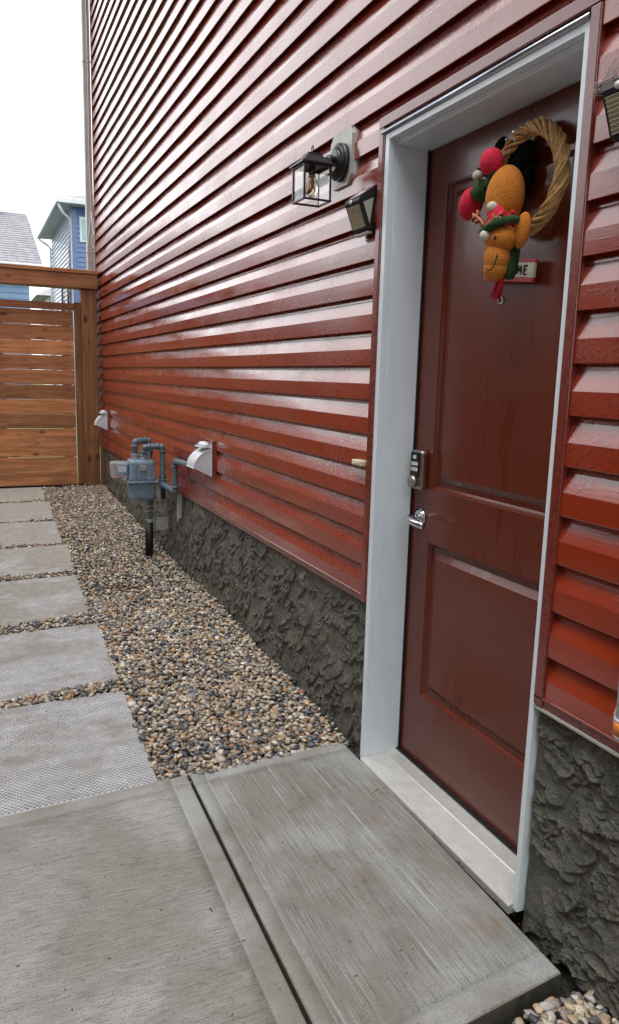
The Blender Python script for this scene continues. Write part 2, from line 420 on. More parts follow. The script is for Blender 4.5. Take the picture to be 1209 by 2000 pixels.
def copy_tree(o, parent=None):
    c = o.copy(); COL.objects.link(c); c.parent = parent
    for ch in [x for x in bpy.data.objects if x.parent == o]: copy_tree(ch, c)
    return c
def ground_z(y): return 0.032*max(0.0, y-2.36)

# ================================================================== SETTING
g = MB()
ys = [-60, -2, 2.3, 8.3, 14, 60, 300]
def gz(y): return -.22 + (.032*(min(y, 8.3)-2.36) if y > 2.36 else 0)
vv = []; ff = []
for i, y in enumerate(ys): vv += [(-200, y, gz(y)), (200, y, gz(y))]
for i in range(len(ys)-1): ff.append((2*i, 2*i+1, 2*i+3, 2*i+2))
g.quadmesh(vv, ff, 'soil'); o = g.build('ground', kind='structure')
g = MB(); g.quadmesh([(-60, 8.32, .17), (60, 8.32, .17), (60, 200, .3), (-60, 200, .3)], [(0, 1, 2, 3)], 'lawn')
g.build('lawn', kind='structure')

# ------------------------------------------------------------------ concrete slabs as profiled height grids
def slab(name, x0, x1, y0, y1, grooves_x, grooves_y, mat, emat, thick=.09, shear=.055, slope=.022, edge=.008, shear0=None, parent=None):
    def lin(a, b, extra):
        s = {a, a+edge*.35, a+edge, b-edge, b-edge*.35, b}
        for gpos in extra: s |= {gpos-.004, gpos-.0015, gpos+.0015, gpos+.004}
        n = int((b-a)/.05)
        for k in range(1, n): s.add(a+(b-a)*k/n)
        return sorted(s)
    X = lin(x0, x1, grooves_x); Y = lin(y0, y1, grooves_y)
    def h(t, a, b, gr):
        d = min(t-a, b-t); z = 0
        if d < edge: z -= edge*.7*(1-math.sqrt(max(0, 1-(1-d/edge)**2)))
        for q in gr:
            if abs(t-q) < .0016: z -= .0045
        return z
    verts = []; 
    for x in X:
        for y in Y:
            z = min(h(x, x0, x1, grooves_x), h(y, y0, y1, grooves_y))
            sh = shear if shear0 is None else shear0+(shear-shear0)*(y-y0)/(y1-y0); verts.append((x + slope*(y-2.34), y + sh*(x+.03), z))
    nx, ny = len(X), len(Y); m = MB(); vs = [m.bm.verts.new(v) for v in verts]
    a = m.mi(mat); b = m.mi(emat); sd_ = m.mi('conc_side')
    for i in range(nx-1):
        for j in range(ny-1):
            cx = (X[i]+X[i+1])/2; cy = (Y[j]+Y[j+1])/2
            inner = (not grooves_x or (min(grooves_x) < cx < max(grooves_x) or (len(grooves_x) == 1 and ((cx < grooves_x[0]) if name_inner_low else (cx > grooves_x[0]))))) 
            if grooves_y:
                if len(grooves_y) == 1: inner = inner and (cy < grooves_y[0] if grooves_y[0] > (y0+y1)/2 else cy > grooves_y[0])
                else: inner = inner and (min(grooves_y) < cy < max(grooves_y))
            f = m.bm.faces.new([vs[i*ny+j], vs[(i+1)*ny+j], vs[(i+1)*ny+j+1], vs[i*ny+j+1]]); f.smooth = True; f.material_index = a if inner else b
    loop = [i*ny for i in range(nx)] + [(nx-1)*ny+j for j in range(1, ny)] + [i*ny+ny-1 for i in range(nx-2, -1, -1)] + [j for j in range(ny-2, 0, -1)]
    low = [m.bm.verts.new((verts[k][0], verts[k][1], -thick)) for k in loop]
    for q in range(len(loop)):
        r_ = (q+1) % len(loop)
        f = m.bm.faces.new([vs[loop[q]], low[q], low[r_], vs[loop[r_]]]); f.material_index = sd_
    return m.build(name, parent, kind='structure')
name_inner_low = False
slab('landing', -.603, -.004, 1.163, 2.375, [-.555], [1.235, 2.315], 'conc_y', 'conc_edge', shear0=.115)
name_inner_low = True
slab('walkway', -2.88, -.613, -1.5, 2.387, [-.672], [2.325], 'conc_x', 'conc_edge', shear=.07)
g = MB(); g.quadmesh([(-.655+.022*(-3.8), -1.5, -.03), (-.58+.022*(-3.8), -1.5, -.03), (-.58, 2.325, -.03), (-.655, 2.325, -.03)], [(0, 1, 2, 3)], 'shadowgap')
g.build('joint_filler', kind='structure')

# ------------------------------------------------------------------ dimpled pavers
path = bpy.data.objects.new('paver_path', None); COL.objects.link(path); path['kind'] = 'structure'
def paver_mesh(size=.76, depth=.745, n=250):
    u = np.linspace(0, 1, n); nv = n; X, Y = np.meshgrid(-u*size, u*depth, indexing='ij')
    P = .0185
    lat = np.cos(2*np.pi*(X+Y)/P)*.5 + np.cos(2*np.pi*(X-Y)/P)*.5   # quincunx lattice
    pit = np.clip((lat+.05)/.5, 0, 1)
    pit = pit*pit*(3-2*pit)
    em = np.minimum(np.minimum(-X, size+X), np.minimum(Y, depth-Y))
    mask = np.clip((em-.004)/.004, 0, 1); pit = pit*mask
    Z = -.0042*pit - .006*np.clip(1-em/.006, 0, 1)**2
    V = np.stack([X+.033*Y, Y+.057*X, Z], -1).reshape(-1, 3); F = grid_faces(n, n, True)
    # skirt
    idx = np.arange(n*n).reshape(n, n); loop = np.concatenate([idx[:, 0], idx[-1, 1:], idx[-2::-1, -1], idx[0, -2:0:-1]])
    low = V[loop].copy(); low[:, 2] = -.05; m = len(loop); base = n*n
    q = np.arange(m); S = np.stack([loop, base+q, base+(q+1) % m, loop[(q+1) % m]], 1)
    V = np.concatenate([V, low]); F = np.concatenate([F, S]); pa = np.concatenate([pit.ravel(), np.zeros(m)])
    return V, F, pa
PV, PF, PA = paver_mesh()
p0 = np_mesh('paver', PV, PF, 'paver', path, attrs={'pit': ('FLOAT', PA)})
edges = [2.354, 3.185, 4.085, 4.985, 5.77, 6.60, 7.46]
PAVERS = []
for k, y in enumerate(edges):
    o = p0 if k == 0 else p0.copy()
    if k: COL.objects.link(o); o.parent = path
    dep = [.755, .775, .80, .70, .76, .78, .72][k]
    xr = -.706 + .0165*(y-2.4) + [0, .004, -.006, .003, -.004, .002, .0][k]
    z = .03*(y-2.36) - .012 + [0, .006, .004, .008, .004, .006, .002][k]
    o.location = (xr, y-.0, z); o.scale = (1, dep/.745, 1); o.rotation_euler = (R(1.7), R([.4, -.3, .3, -.4, .2, 0, .3][k]), R([0, -.4, .3, -1.0, -.5, -1.2, -1.6][k]))
    PAVERS.append((xr, y, dep))

# ------------------------------------------------------------------ river gravel (uncountable)
def ico(sub):
    b = bmesh.new(); bmesh.ops.create_icosphere(b, subdivisions=sub, radius=1)
    v = np.array([x.co[:] for x in b.verts]); f = np.array([[q.index for q in t.verts] for t in b.faces]); b.free(); return v, f
PAL = np.array([(.36, .235, .125), (.46, .34, .20), (.30, .17, .075), (.52, .43, .30), (.20, .175, .15), (.115, .115, .125), (.055, .062, .080), (.36, .33, .29),
                (.60, .56, .48), (.37, .145, .055), (.26, .22, .18), (.16, .16, .17), (.42, .30, .22), (.085, .075, .07), (.48, .27, .09)])
PAL = PAL*1.12; PAL = PAL*.78+PAL.mean(1, keepdims=True)*.22
PW = np.array([.12, .15, .06, .12, .08, .08, .07, .09, .05, .02, .07, .06, .06, .04, .02]); PW /= PW.sum()
def scatter(inside, x0, x1, y0, y1, pitch, zf, sub, smin, smax, layers, angular=0.1):
    bv, bf = ico(sub); nb = len(bv); shapes = []
    for q in range(14):
        v = bv.copy()
        for _ in range(4):
            d = rng.normal(size=3); d /= np.linalg.norm(d); t = v@d; c = rng.uniform(.45, .8); v = v - np.outer(np.clip(t-c, 0, None)*rng.uniform(.6, 1), d)
        v *= 1+angular*rng.normal(size=(nb, 1))*.6; shapes.append(v)
    Vs = []; Cs = []; cnt = 0
    for L in range(layers):
        nx = int((x1-x0)/pitch)+1; ny = int((y1-y0)/pitch)+1
        X, Y = np.meshgrid(np.arange(nx), np.arange(ny), indexing='ij')
        px = x0+(X+.5*(Y % 2)+rng.uniform(-.42, .42, X.shape))*pitch; py = y0+(Y+rng.uniform(-.42, .42, X.shape))*pitch
        px = px.ravel(); py = py.ravel(); ok = np.array([inside(a, b) for a, b in zip(px, py)]); px = px[ok]; py = py[ok]
        for a, b in zip(px, py):
            s = (smin+(smax-smin)*rng.random()**1.3)*(1 if rng.random() > .12 else rng.choice([.7, 1.35]))
            sc = np.array([1, rng.uniform(.58, .95), rng.uniform(.34, .62)])*s
            v = shapes[rng.integers(14)]*sc
            th = rng.uniform(0, 2*math.pi); ti = rng.normal(0, .42); c_, s_ = math.cos(ti), math.sin(ti)
            ph = rng.uniform(0, 6.28)
            v = v@np.array([[math.cos(ph), -math.sin(ph), 0], [math.sin(ph), math.cos(ph), 0], [0, 0, 1]]).T
            v = v@np.array([[1, 0, 0], [0, c_, -s_], [0, s_, c_]]).T
            v = v@np.array([[math.cos(th), -math.sin(th), 0], [math.sin(th), math.cos(th), 0], [0, 0, 1]]).T
            v = v + (a, b, zf(a, b) + L*.009 + rng.uniform(-.005, .006))
            Vs.append(v); col = PAL[rng.choice(len(PAL), p=PW)]*rng.uniform(.72, 1.28)
            Cs.append(np.tile(np.append(np.clip(col, 0, 1), 1), (nb, 1))); cnt += 1
    V = np.concatenate(Vs); C_ = np.concatenate(Cs); F = (bf[None]+(np.arange(cnt)*nb)[:, None, None]).reshape(-1, 3)
    return V, F, C_
def on_paver(a, b):
    for (xr, y, dep) in PAVERS:
        lx = a-xr-.033*(b-y); ly = b-y-.057*lx
        if -.76+.004 < lx < -.004 and .006 < ly < dep-.006: return True
    return False
def in_strip(a, b):
    if on_paver(a, b): return False
    if b < 2.345+.058*(a+.03)+.012 and a > -.6: return False
    if a <= -.6 and b < 2.384+.07*(a+.03)+.016: return False
    if a < -.70 and b < 2.42: return False
    return True
def gzf(a, b):
    d = min(1, max(0, (a+.72)/.7))
    return .031*(b-2.36) - .022 + .010*d*min(1, (b-2.3)/2) + .012*math.exp(-((a+.03)/.08)**2) + .005*math.sin(a*9+b*5) + .004*math.sin(b*13-a*7)
parts_v, parts_f, parts_c = [], [], []; base = 0
for (y0, y1, sub, pitch, lay) in ((2.30, 4.4, 2, .0215, 3), (4.4, 8.12, 1, .0225, 2)):
    V, F, C_ = scatter(in_strip, -1.66, .0, y0, y1, pitch, gzf, sub, .0098, .0168, lay)
    parts_v.append(V); parts_f.append(F+base); parts_c.append(C_); base += len(V)
V, F, C_ = scatter(lambda a, b: b > 2.42+.07*(a+.03), -2.86, -1.655, 2.15, 8.1, .0255, gzf, 1, .011, .0185, 2)
parts_v.append(V); parts_f.append(F+base); parts_c.append(C_); base += len(V)
gr = np_mesh('gravel', np.concatenate(parts_v), np.concatenate(parts_f), 'pebble', kind='stuff', attrs={'col': ('FLOAT_COLOR', np.concatenate(parts_c))})
gr['label'] = 'wet multicoloured river pebbles filling the strip between pavers and foundation'
def in_front(a, b): return b < 1.135+.115*(a+.03) and (a > -.62+.022*(b-2.34)+.02)
def gz2(a, b): return -.042+.030*math.exp(-((a+.10)/.10)**2)*math.exp(-((b-1.02)/.12)**2)
V, F, C_ = scatter(in_front, -.63, .005, .3, 1.17, .022, gz2, 2, .011, .019, 2, .18)
gr2 = np_mesh('gravel', V, F, 'pebble', kind='stuff', attrs={'col': ('FLOAT_COLOR', C_)})
gr2['label'] = 'small patch of pebbles below the near end of the concrete landing'
# soil bed under the gravel
g = MB(); g.quadmesh([(-2.9, 2.1, -.048), (.1, 2.1, -.048), (.1, 8.25, .135), (-2.9, 8.25, .135)], [(0, 1, 2, 3)], 'soil')
g.quadmesh([(-.72, -1.5, -.105), (.1, -1.5, -.105), (.1, 1.2, -.105), (-.60, 1.2, -.105)], [(0, 1, 2, 3)], 'soil'); g.build('gravel_bed', kind='structure')

# ================================================================== HOUSE
house = thing('house', 'burgundy lap sided house with a dark parged foundation and a recessed side door', 'house', (0, 2, 0))
OX = .0240; P = .1143; ZB = .594; Y_FAR = 8.22; Y_NEAR = -2.5; YL = 2.272; YR = 1.331; NC = 48
PROF = [(-.0015, .037), (-.0208, .035), (-.0210, .002), (-.0222, .0004), (-.0238, .0006), (-.0244, .0025), (-.0243, .030), (-.0239, .0545), (-.0232, .0568), (-.0193, .0685), (-.0152, .0805), (-.0112, .0915), (-.0080, .1000), (-.0060, .112), (-.0056, P+.036)]
def board(y0, y1, z0, zmin=None, seedk=0):
    n = max(2, int((y1-y0)/.12)+1); Y = np.linspace(y0, y1, n)
    prof = PROF
    if zmin is not None:
        prof = [(x, z) for x, z in PROF[5:] if z0+z > zmin]; prof = [(-.012, zmin-z0)]+prof
        # interpolate x on the profile at zmin
        for (xa, za), (xb, zb) in zip(PROF[5:], PROF[6:]):
            if za <= zmin-z0 <= zb: prof[0] = (xa+(xb-xa)*((zmin-z0)-za)/(zb-za), zmin-z0)
        prof = [(-.0005, zmin-z0)]+prof
    V = []
    for y in Y:
        wv = .0007*math.sin(y*2.1+seedk*1.7)+.0005*math.sin(y*5.3+seedk*2.9)+.0003*math.sin(y*11+seedk)
        wz = .0006*math.sin(y*1.3+seedk*.9)
        for x, z in prof: V.append((x+OX+wv*min(1, -x/.012), y, z0+z+wz))
    return np.array(V), grid_faces(n, len(prof), False)
def add_board(y0, y1, k, zmin=None):
    V, F = board(y0, y1, ZB+k*P, zmin, k)
    np_mesh('siding_board', V, F, 'siding', house, smooth=False)
SEAMS = {}
for k in range(NC):
    pair = k//2
    rs = random.Random(pair*7+3); sy = rs.choice([3.1, 4.2, 5.3, 6.4]) + rs.uniform(-.25, .25)
    if k <= 13:
        add_board(YL, sy+.0, k); add_board(sy-.02, Y_FAR, k) if False else add_board(sy+.0008, Y_FAR, k)
        add_board(Y_NEAR, YR, k)
    else:
        sn = rs.choice([.6, 1.7, 2.47, 2.94]) + rs.uniform(-.05, .05)
        add_board(Y_NEAR, sn, k); add_board(sn+.0008, sy+1.2, k); add_board(sy+1.2008, Y_FAR, k)
add_board(YR, YL, 13, zmin=2.159)
ZT = ZB+NC*P
m = MB(); m.box((.028, Y_NEAR, .58), (.034, YR+.02, ZT), 'core'); m.box((.028, YL-.02, .58), (.034, Y_FAR, ZT), 'core'); m.box((.028, YR+.02, 2.13), (.034, YL-.02, ZT), 'core')
m.box((.19, Y_NEAR, -.2), (6, Y_FAR, ZT), 'core'); m.build('wall_core', house)
# trims
m = MB()
m.box((-.0030, 2.2365, .579), (.0275, 2.2410, 2.1275), 'trim', .001); m.box((-.0055, 2.2412, .579), (.0275, 2.2715, 2.1275), 'trim', .003)
m.build('door_trim', house)
m = MB(); m.box((-.0055, 1.3315, .581), (.0275, 1.3625, 2.1275), 'trim', .003); m.build('door_trim', house)
m = MB(); m.box((-.0056, 1.3312, 2.1278), (.0275, 2.2718, 2.1600), 'trim', .003); m.build('door_trim', house)
for (a, b) in ((YL-.0005, Y_FAR), (Y_NEAR, YR+.0305)):
    m = MB(); m.prism([(.0275, .577), (.001, .577), (-.0005, .580), (-.0005, .596), (-.0055, .600), (-.0055, .6035), (-.0015, .6050), (.0275, .6050)], 1, a, b, 'trim'); m.build('starter_trim', house)
m = MB(); m.box((-.003, Y_NEAR, .5690), (.0275, 1.362, .5768), 'caulk', .001); m.build('flashing_strip', house)
m = MB(); m.box((-.008, Y_FAR, .57), (.09, Y_FAR+.022, ZT), 'trim', .004)
for k in range(NC): m.box((-.004, Y_FAR-.012, ZB+k*P+.004), (.015, Y_FAR, ZB+k*P+.055), 'trim', .004, seg=1)
m.build('corner_trim', house)
# drip cap over the door
m = MB(); m.box((.008, 1.364, 2.1155), (.0275, 2.2360, 2.1275), 'metal_dull'); m.cyl((-.001, 1.364, 2.1135), (-.001, 2.252, 2.1135), .0075, 'bead'); m.build('drip_cap', house)
# foundation parging ------------------------------------------------
def flakes(y0, y1, z0, z1, res, dens, smin, smax, amp, seed, ang=-.5):
    r = np.random.default_rng(seed); ny = int((y1-y0)/res); nz_ = int((z1-z0)/res); H = np.zeros((ny, nz_), np.float32)
    Yg = np.arange(ny)*res; Zg = np.arange(nz_)*res
    for _ in range(int(dens*(y1-y0)*(z1-z0))):
        cy, cz = r.uniform(0, y1-y0), r.uniform(0, z1-z0); a = r.uniform(smin, smax)*r.choice([1, 1, 1.6]); b = a*r.uniform(.35, .8); th = ang+r.normal(0, .55)
        e = max(a, b)*1.1
        i0, i1 = max(0, int((cy-e)/res)), min(ny, int((cy+e)/res)+1); j0, j1 = max(0, int((cz-e)/res)), min(nz_, int((cz+e)/res)+1)
        if i1-i0 < 2 or j1-j0 < 2: continue
        yy, zz = np.meshgrid(Yg[i0:i1]-cy, Zg[j0:j1]-cz, indexing='ij')
        wob = 1+.22*np.sin(yy*90/smax*.03+r.uniform(0, 6))+.16*np.sin(zz*160/smax*.03+yy*120/smax*.03+r.uniform(0, 6))
        u = (yy*math.cos(th)+zz*math.sin(th))/a*wob; v = (-yy*math.sin(th)+zz*math.cos(th))/b*wob
        d = np.sqrt(u*u+v*v)
        ramp = np.clip((1-v)/2, 0, 1)**2.6      # thick at its lower lip
        h = (ramp*.9+.1)*np.clip((1-d)/.06, 0, 1)*amp*r.uniform(.3, 1.0)
        sub = H[i0:i1, j0:j1]; base_ = sub*.35
        H[i0:i1, j0:j1] = np.where(d < 1, np.maximum(sub, base_+h), sub)
    return H
def vnoise(ny, nz_, cell, seed):
    r = np.random.default_rng(seed); g_ = r.random((int(ny/cell)+3, int(nz_/cell)+3))
    i = np.arange(ny)/cell; j = np.arange(nz_)/cell; i0 = i.astype(int); j0 = j.astype(int); fi = (i-i0)[:, None]; fj = (j-j0)[None]
    fi = fi*fi*(3-2*fi); fj = fj*fj*(3-2*fj)
    A = g_[i0][:, j0]; B = g_[i0+1][:, j0]; C2 = g_[i0][:, j0+1]; D = g_[i0+1][:, j0+1]
    return (A*(1-fi)+B*fi)*(1-fj)+(C2*(1-fi)+D*fi)*fj
def parging(y0, y1, z0, z1, res, dens, smin, smax, amp, seed, zsm=-9, ang=-.5):
    H = flakes(y0, y1, z0, z1, res, dens*.6, smin, smax*.75, amp*.6, seed, ang); ny, nz_ = H.shape
    big = flakes(y0, y1, z0, z1, res, 190, smax*1.0, smax*2.0, amp*.75, seed+50, ang)[:ny, :nz_]
    msk = np.clip((vnoise(ny, nz_, .07/res, seed+9)-.38)/.2, 0, 1)
    H = H*msk + big
    yy_ = y0+np.arange(ny)*res; H *= np.clip(np.minimum(np.abs(yy_-2.238), np.abs(yy_-1.361))/.012, .15, 1)[:, None]
    N = .004*vnoise(ny, nz_, .05/res, seed)+.0022*vnoise(ny, nz_, .018/res, seed+1)+.0012*vnoise(ny, nz_, max(2, .007/res), seed+2)
    Y = y0+np.arange(ny)*res; Z = z0+np.arange(nz_)*res
    YY, ZZ = np.meshgrid(Y, Z, indexing='ij')
    if zsm > -5:
        lim = zsm+.03*vnoise(ny, 1, .05/res, seed+5)+.02*vnoise(ny, 1, .015/res, seed+6); H = np.where(ZZ < lim, -.004, H)
    ed = np.clip((z1-ZZ)/.03, 0, 1); H = H*ed
    X = .024-H-N
    V = np.stack([X, YY, ZZ], -1).reshape(-1, 3)
    return np_mesh('foundation_parging', V, grid_faces(ny, nz_, False), 'parge', house, smooth=True)
parging(2.238, 4.6, -.06, .578, .0036, 2600, .008, .036, .017, 5, ang=-.7)
parging(4.595, 8.24, .0, .578, .0062, 1900, .012, .042, .017, 6, ang=-.9)
parging(.2, 1.3625, -.2, .578, .0022, 3800, .006, .034, .022, 8, zsm=-.055, ang=.5)
parging(-1.5, .203, -.2, .578, .008, 900, .02, .05, .015, 9, ang=.5)
m = MB(); m.box((.03, 1.364, -.2), (.18, 2.236, -.004), 'core'); m.build('wall_core', house)
# door frame -----------------------------------------------------------
frame = MB(); frame.box((.149, 1.368, .0), (.1505, 1.3809, 2.08), 'white'); frame = frame.build('door_frame', house)
def jamb(yo, yi, sgn):
    m = MB(); poly = [(.000, yo), (.000, yi-sgn*.001), (.001, yi), (.022, yi), (.022, yi-sgn*.004), (.029, yi-sgn*.004), (.029, yi), (.150, yi), (.19, yi), (.19, yo)]
    m.prism([(p[0], p[1]) for p in poly], 2, .003, 2.113, 'white'); m.build('jamb', frame)
jamb(2.2355, 2.212, -1); jamb(1.3635, 1.381, 1)
m = MB(); m.prism([(.001, 2.1145), (.001, 2.089), (.022, 2.089), (.022, 2.083), (.031, 2.083), (.031, 2.0745), (.19, 2.0715), (.19, 2.1145)], 1, 1.381, 2.212, 'white'); m.build('head_jamb', frame)
m = MB(); m.box((.142, 2.205, .02), (.149, 2.2118, 2.071), 'blackplastic'); m.build('weatherstrip', frame)
# threshold: ribbed aluminium
m = MB(); prof = [(-.012, -.012), (-.012, .010), (-.009, .0135)]
x = -.008
while x < .082: prof += [(x, .0138), (x+.0012, .0152), (x+.0032, .0152), (x+.0044, .0138)]; x += .0052
prof += [(.088, .016), (.130, .0175), (.1325, .022), (.148, .0235), (.19, .0235), (.19, -.012)]
m.prism(prof, 1, 1.3815, 2.2115, 'alu'); m.build('threshold', frame)
m = MB(); m.box((.134, 1.3815, .0235), (.1495, 2.2115, .0275), 'blackplastic'); m.build('door_sweep', frame)
# door slab -------------------------------------------------------------
m = MB(); X0 = .150
Yc = [1.382, 1.505, 2.099, 2.2105]; Zc = [.029, .277, .817, .995, 1.950, 2.0700]
def q(y0, y1, z0, z1): m.quadmesh([(X0, y0, z0), (X0, y1, z0), (X0, y1, z1), (X0, y0, z1)], [(0, 3, 2, 1)], 'door')
for (z0, z1) in zip(Zc[:-1], Zc[1:]):
    panel = (z0, z1) in ((.277, .817), (.995, 1.950))
    q(Yc[0], Yc[1], z0, z1); q(Yc[2], Yc[3], z0, z1)
    if not panel: q(Yc[1], Yc[2], z0, z1)
    else:
        loops = []
        for off, dx in ((0, 0), (.0012, .0035), (.004, .0035), (.008, .012), (.013, .0145), (.027, .0150), (.0300, .0135), (.045, .0052), (.0485, .0030), (.052, .0026)):
            a, b, c, d = Yc[1]+off, Yc[2]-off, z0+off, z1-off
            loops.append([m.bm.verts.new((X0+dx, yy, zz)) for yy, zz in ((a, c), (b, c), (b, d), (a, d))])
        for A, B in zip(loops, loops[1:]):
            for j in range(4):
                f = m.bm.faces.new([A[j], B[j], B[(j+1) % 4], A[(j+1) % 4]]); f.material_index = 0
        m.bm.faces.new(loops[-1])
bmesh.ops.recalc_face_normals(m.bm, faces=m.bm.faces)
m.box((.1495+.0205, Yc[0], Zc[0]), (.189, Yc[3], Zc[-1]), 'door')
m.box((.1503, Yc[3]-.0008, Zc[0]), (.18, Yc[3], Zc[-1]), 'door'); m.box((.1503, Yc[0], Zc[0]), (.17, Yc[3], Zc[0]+.001), 'door')
door = m.build('door', house)
# keypad deadbolt
m = MB(); m.box((.118, 2.118, .990), (.1505, 2.182, 1.122), 'nickel', .012, seg=4)
m.box((.1145, 2.127, 1.032), (.119, 2.174, 1.115), 'blackplastic', .006, seg=3)
m.cyl((.1195, 2.150, 1.018), (.098, 2.150, 1.018), .0215, 'nickel', r2=.0185); m.cyl((.098, 2.150, 1.018), (.0965, 2.150, 1.018), .013, 'metal_dull')
m.box((.0958, 2.1485, 1.011), (.0966, 2.1515, 1.025), 'ink')
for r_ in range(2):
    for c_ in range(4): m.box((.1132, 2.1315+c_*.0105, 1.052+r_*.0185), (.1146, 2.1395+c_*.0105, 1.064+r_*.0185), 'keywhite', .0008, seg=1)
m.box((.1132, 2.143, 1.094), (.1146, 2.160, 1.105), 'keywhite', .002)
m.build('keypad_lock', door)
m = MB(); m.cyl((.1505, 2.152, .893), (.1415, 2.152, .893), .0335, 'chrome', r2=.030, n=40); m.cyl((.1415, 2.152, .893), (.138, 2.152, .893), .030, 'chrome', r2=.020, n=40)
m.tube([(.140, 2.152, .893), (.118, 2.152, .893), (.102, 2.152, .893), (.094, 2.149, .893), (.089, 2.138, .8925), (.088, 2.115, .891), (.090, 2.085, .888), (.094, 2.062, .885), (.098, 2.050, .884)], .01, 'chrome', n=14,
       rfun=lambda t: .0105 if t < .4 else .0105+.0025*math.sin((t-.4)/.6*math.pi))
m.build('lever_handle', door)
m = MB(); m.cyl((.1530, 1.800, 1.579), (.1475, 1.800, 1.579), .0135, 'chrome', r2=.011, n=28); m.cyl((.1475, 1.80, 1.579), (.1468, 1.80, 1.579), .007, 'ink'); m.build('peephole', door)
# soffit, gutter and roof above the frame
m = MB(); m.box((-.45, Y_NEAR, ZT), (6.4, Y_FAR+.4, ZT+.03), 'farwhite'); m.build('soffit', house)
m = MB(); m.box((-.56, Y_NEAR, ZT-.01), (-.452, Y_FAR+.4, ZT+.12), 'downspout', .01); m.build('gutter', house)
m = MB(); m.prism([(-.48, ZT+.10), (-.48, ZT+.13), (3, ZT+1.7), (6.4, ZT+.13), (6.4, ZT+.10)], 1, Y_NEAR, Y_FAR+.4, 'shingle'); m.build('roof', house)
# downspout round the far corner
m = MB(); m.box((-.066, 8.34, .62), (.004, 8.42, ZT-.01), 'downspout', .006)
for z in (2.55, 4.35): m.box((-.069, 8.337, z), (.007, 8.423, z+.012), 'downspout', .002)
m.build('downspout', house)
m = MB(); m.tube([(-.030, 8.33, 5.2), (-.024, 8.33, 4.2), (-.028, 8.33, 3.4), (-.018, 8.325, 2.95), (-.045, 8.32, 2.78), (-.065, 8.32, 2.6), (-.05, 8.32, 2.45)], .004, 'cable', n=6)
m.tube([(-.018, 8.325, 2.95), (-.02, 8.27, 2.80), (-.015, 8.24, 2.72), (-.035, 8.20, 2.70), (-.03, 8.24, 2.62), (-.03, 8.10, 2.56)], .004, 'cable', n=6)
o = m.build('cable'); o['label'] = 'thin white cable looped loosely down the beige downspout at the far house corner'; o['category'] = 'cable'

# ================================================================== wall lantern
L = thing('wall_lantern', 'black glass wall lantern with an edison bulb on a pale octagonal block', 'wall lamp', (0, 2.535, 2.1))
m = MB(); yb0, yb1, zb0, zb1, ch = 2.452, 2.620, 2.008, 2.198, .03
m.prism([(yb0+ch, zb0), (yb1-ch, zb0), (yb1, zb0+ch), (yb1, zb1-ch), (yb1-ch, zb1), (yb0+ch, zb1), (yb0, zb1-ch), (yb0, zb0+ch)], 0, -.010, .018, 'block')
m.prism([(yb0+ch-.004, zb0-.008), (yb1-ch+.004, zb0-.008), (yb1+.008, zb0+ch-.004), (yb1+.008, zb1-ch+.004), (yb1-ch+.004, zb1+.008), (yb0+ch-.004, zb1+.008), (yb0-.008, zb1-ch+.004), (yb0-.008, zb0+ch-.004)], 0, .002, .017, 'block'); m.build('mounting_block', L)
cy, cz = 2.527, 2.088
m = MB(); m.cyl((-.010, cy, cz), (-.028, cy, cz), .062, 'black', n=40); m.cyl((-.028, cy, cz), (-.036, cy, cz), .060, 'black', r2=.050, n=40); m.cyl((-.036, cy, cz), (-.043, cy, cz), .050, 'black', r2=.03, n=40); m.build('canopy', L)
xc, yc, hw, zb, zt = -.134, 2.500, .0475, 1.936, 2.052
m = MB(); m.ball((-.058, cy-.002, cz), .020, 'black'); m.tube([(-.058, cy, cz), (-.088, cy-.010, cz-.002), (-.112, yc+.01, cz-.008)], .009, 'black'); m.build('arm', L)
m = MB()
t1 = hw+.012; t2 = .026
def frus(m, z0, a, z1, b, mat):
    vs = [(xc+sx*a, yc+sy*a, z0) for sx, sy in ((-1, -1), (1, -1), (1, 1), (-1, 1))]+[(xc+sx*b, yc+sy*b, z1) for sx, sy in ((-1, -1), (1, -1), (1, 1), (-1, 1))]
    m.quadmesh(vs, [(0, 1, 5, 4), (1, 2, 6, 5), (2, 3, 7, 6), (3, 0, 4, 7), (4, 5, 6, 7), (3, 2, 1, 0)], mat)
frus(m, zt, t1, zt+.005, t1, 'black'); frus(m, zt+.005, t1-.004, zt+.034, t2, 'black'); frus(m, zt+.034, t2, zt+.040, t2, 'black'); frus(m, zt+.04, t2*.6, zt+.046, t2*.3, 'black')
m.build('lantern_roof', L)
m = MB(); pts = [(xc, yc+.007*math.sin(a), zt+.056-.012*math.cos(a)) for a in np.linspace(0, 2*math.pi, 20, endpoint=False)]; m.tube(pts, .0018, 'black', n=8, closed=True); m.build('hanging_loop', L)
m = MB(); s = .0032
for sx in (-1, 1):
    for sy in (-1, 1): m.box((xc+sx*hw-s, yc+sy*hw-s, zb), (xc+sx*hw+s, yc+sy*hw+s, zt), 'black')
for z in (zb, zt-.006):
    for sx in (-1, 1):
        m.box((xc+sx*hw-s-.001, yc-hw-.004, z), (xc+sx*hw+s+.001, yc+hw+.004, z+.0055), 'black'); m.box((xc-hw-.004, yc+sx*hw-s-.0012, z+.0003), (xc+hw+.004, yc+sx*hw+s+.0012, z+.0058), 'black')
m.build('frame', L)
for (a, b) in (((-1, 0), None), ((1, 0), None), ((0, -1), None), ((0, 1), None)):
    m = MB(); ax, ay = a
    if ax: m.box((xc+ax*(hw-.0015)-.0008, yc-hw+.004, zb+.006), (xc+ax*(hw-.0015)+.0008, yc+hw-.004, zt-.007), 'glass')
    else: m.box((xc-hw+.004, yc+ay*(hw-.0015)-.0008, zb+.006), (xc+hw-.004, yc+ay*(hw-.0015)+.0008, zt-.007), 'glass')
    m.build('glass_pane', L)
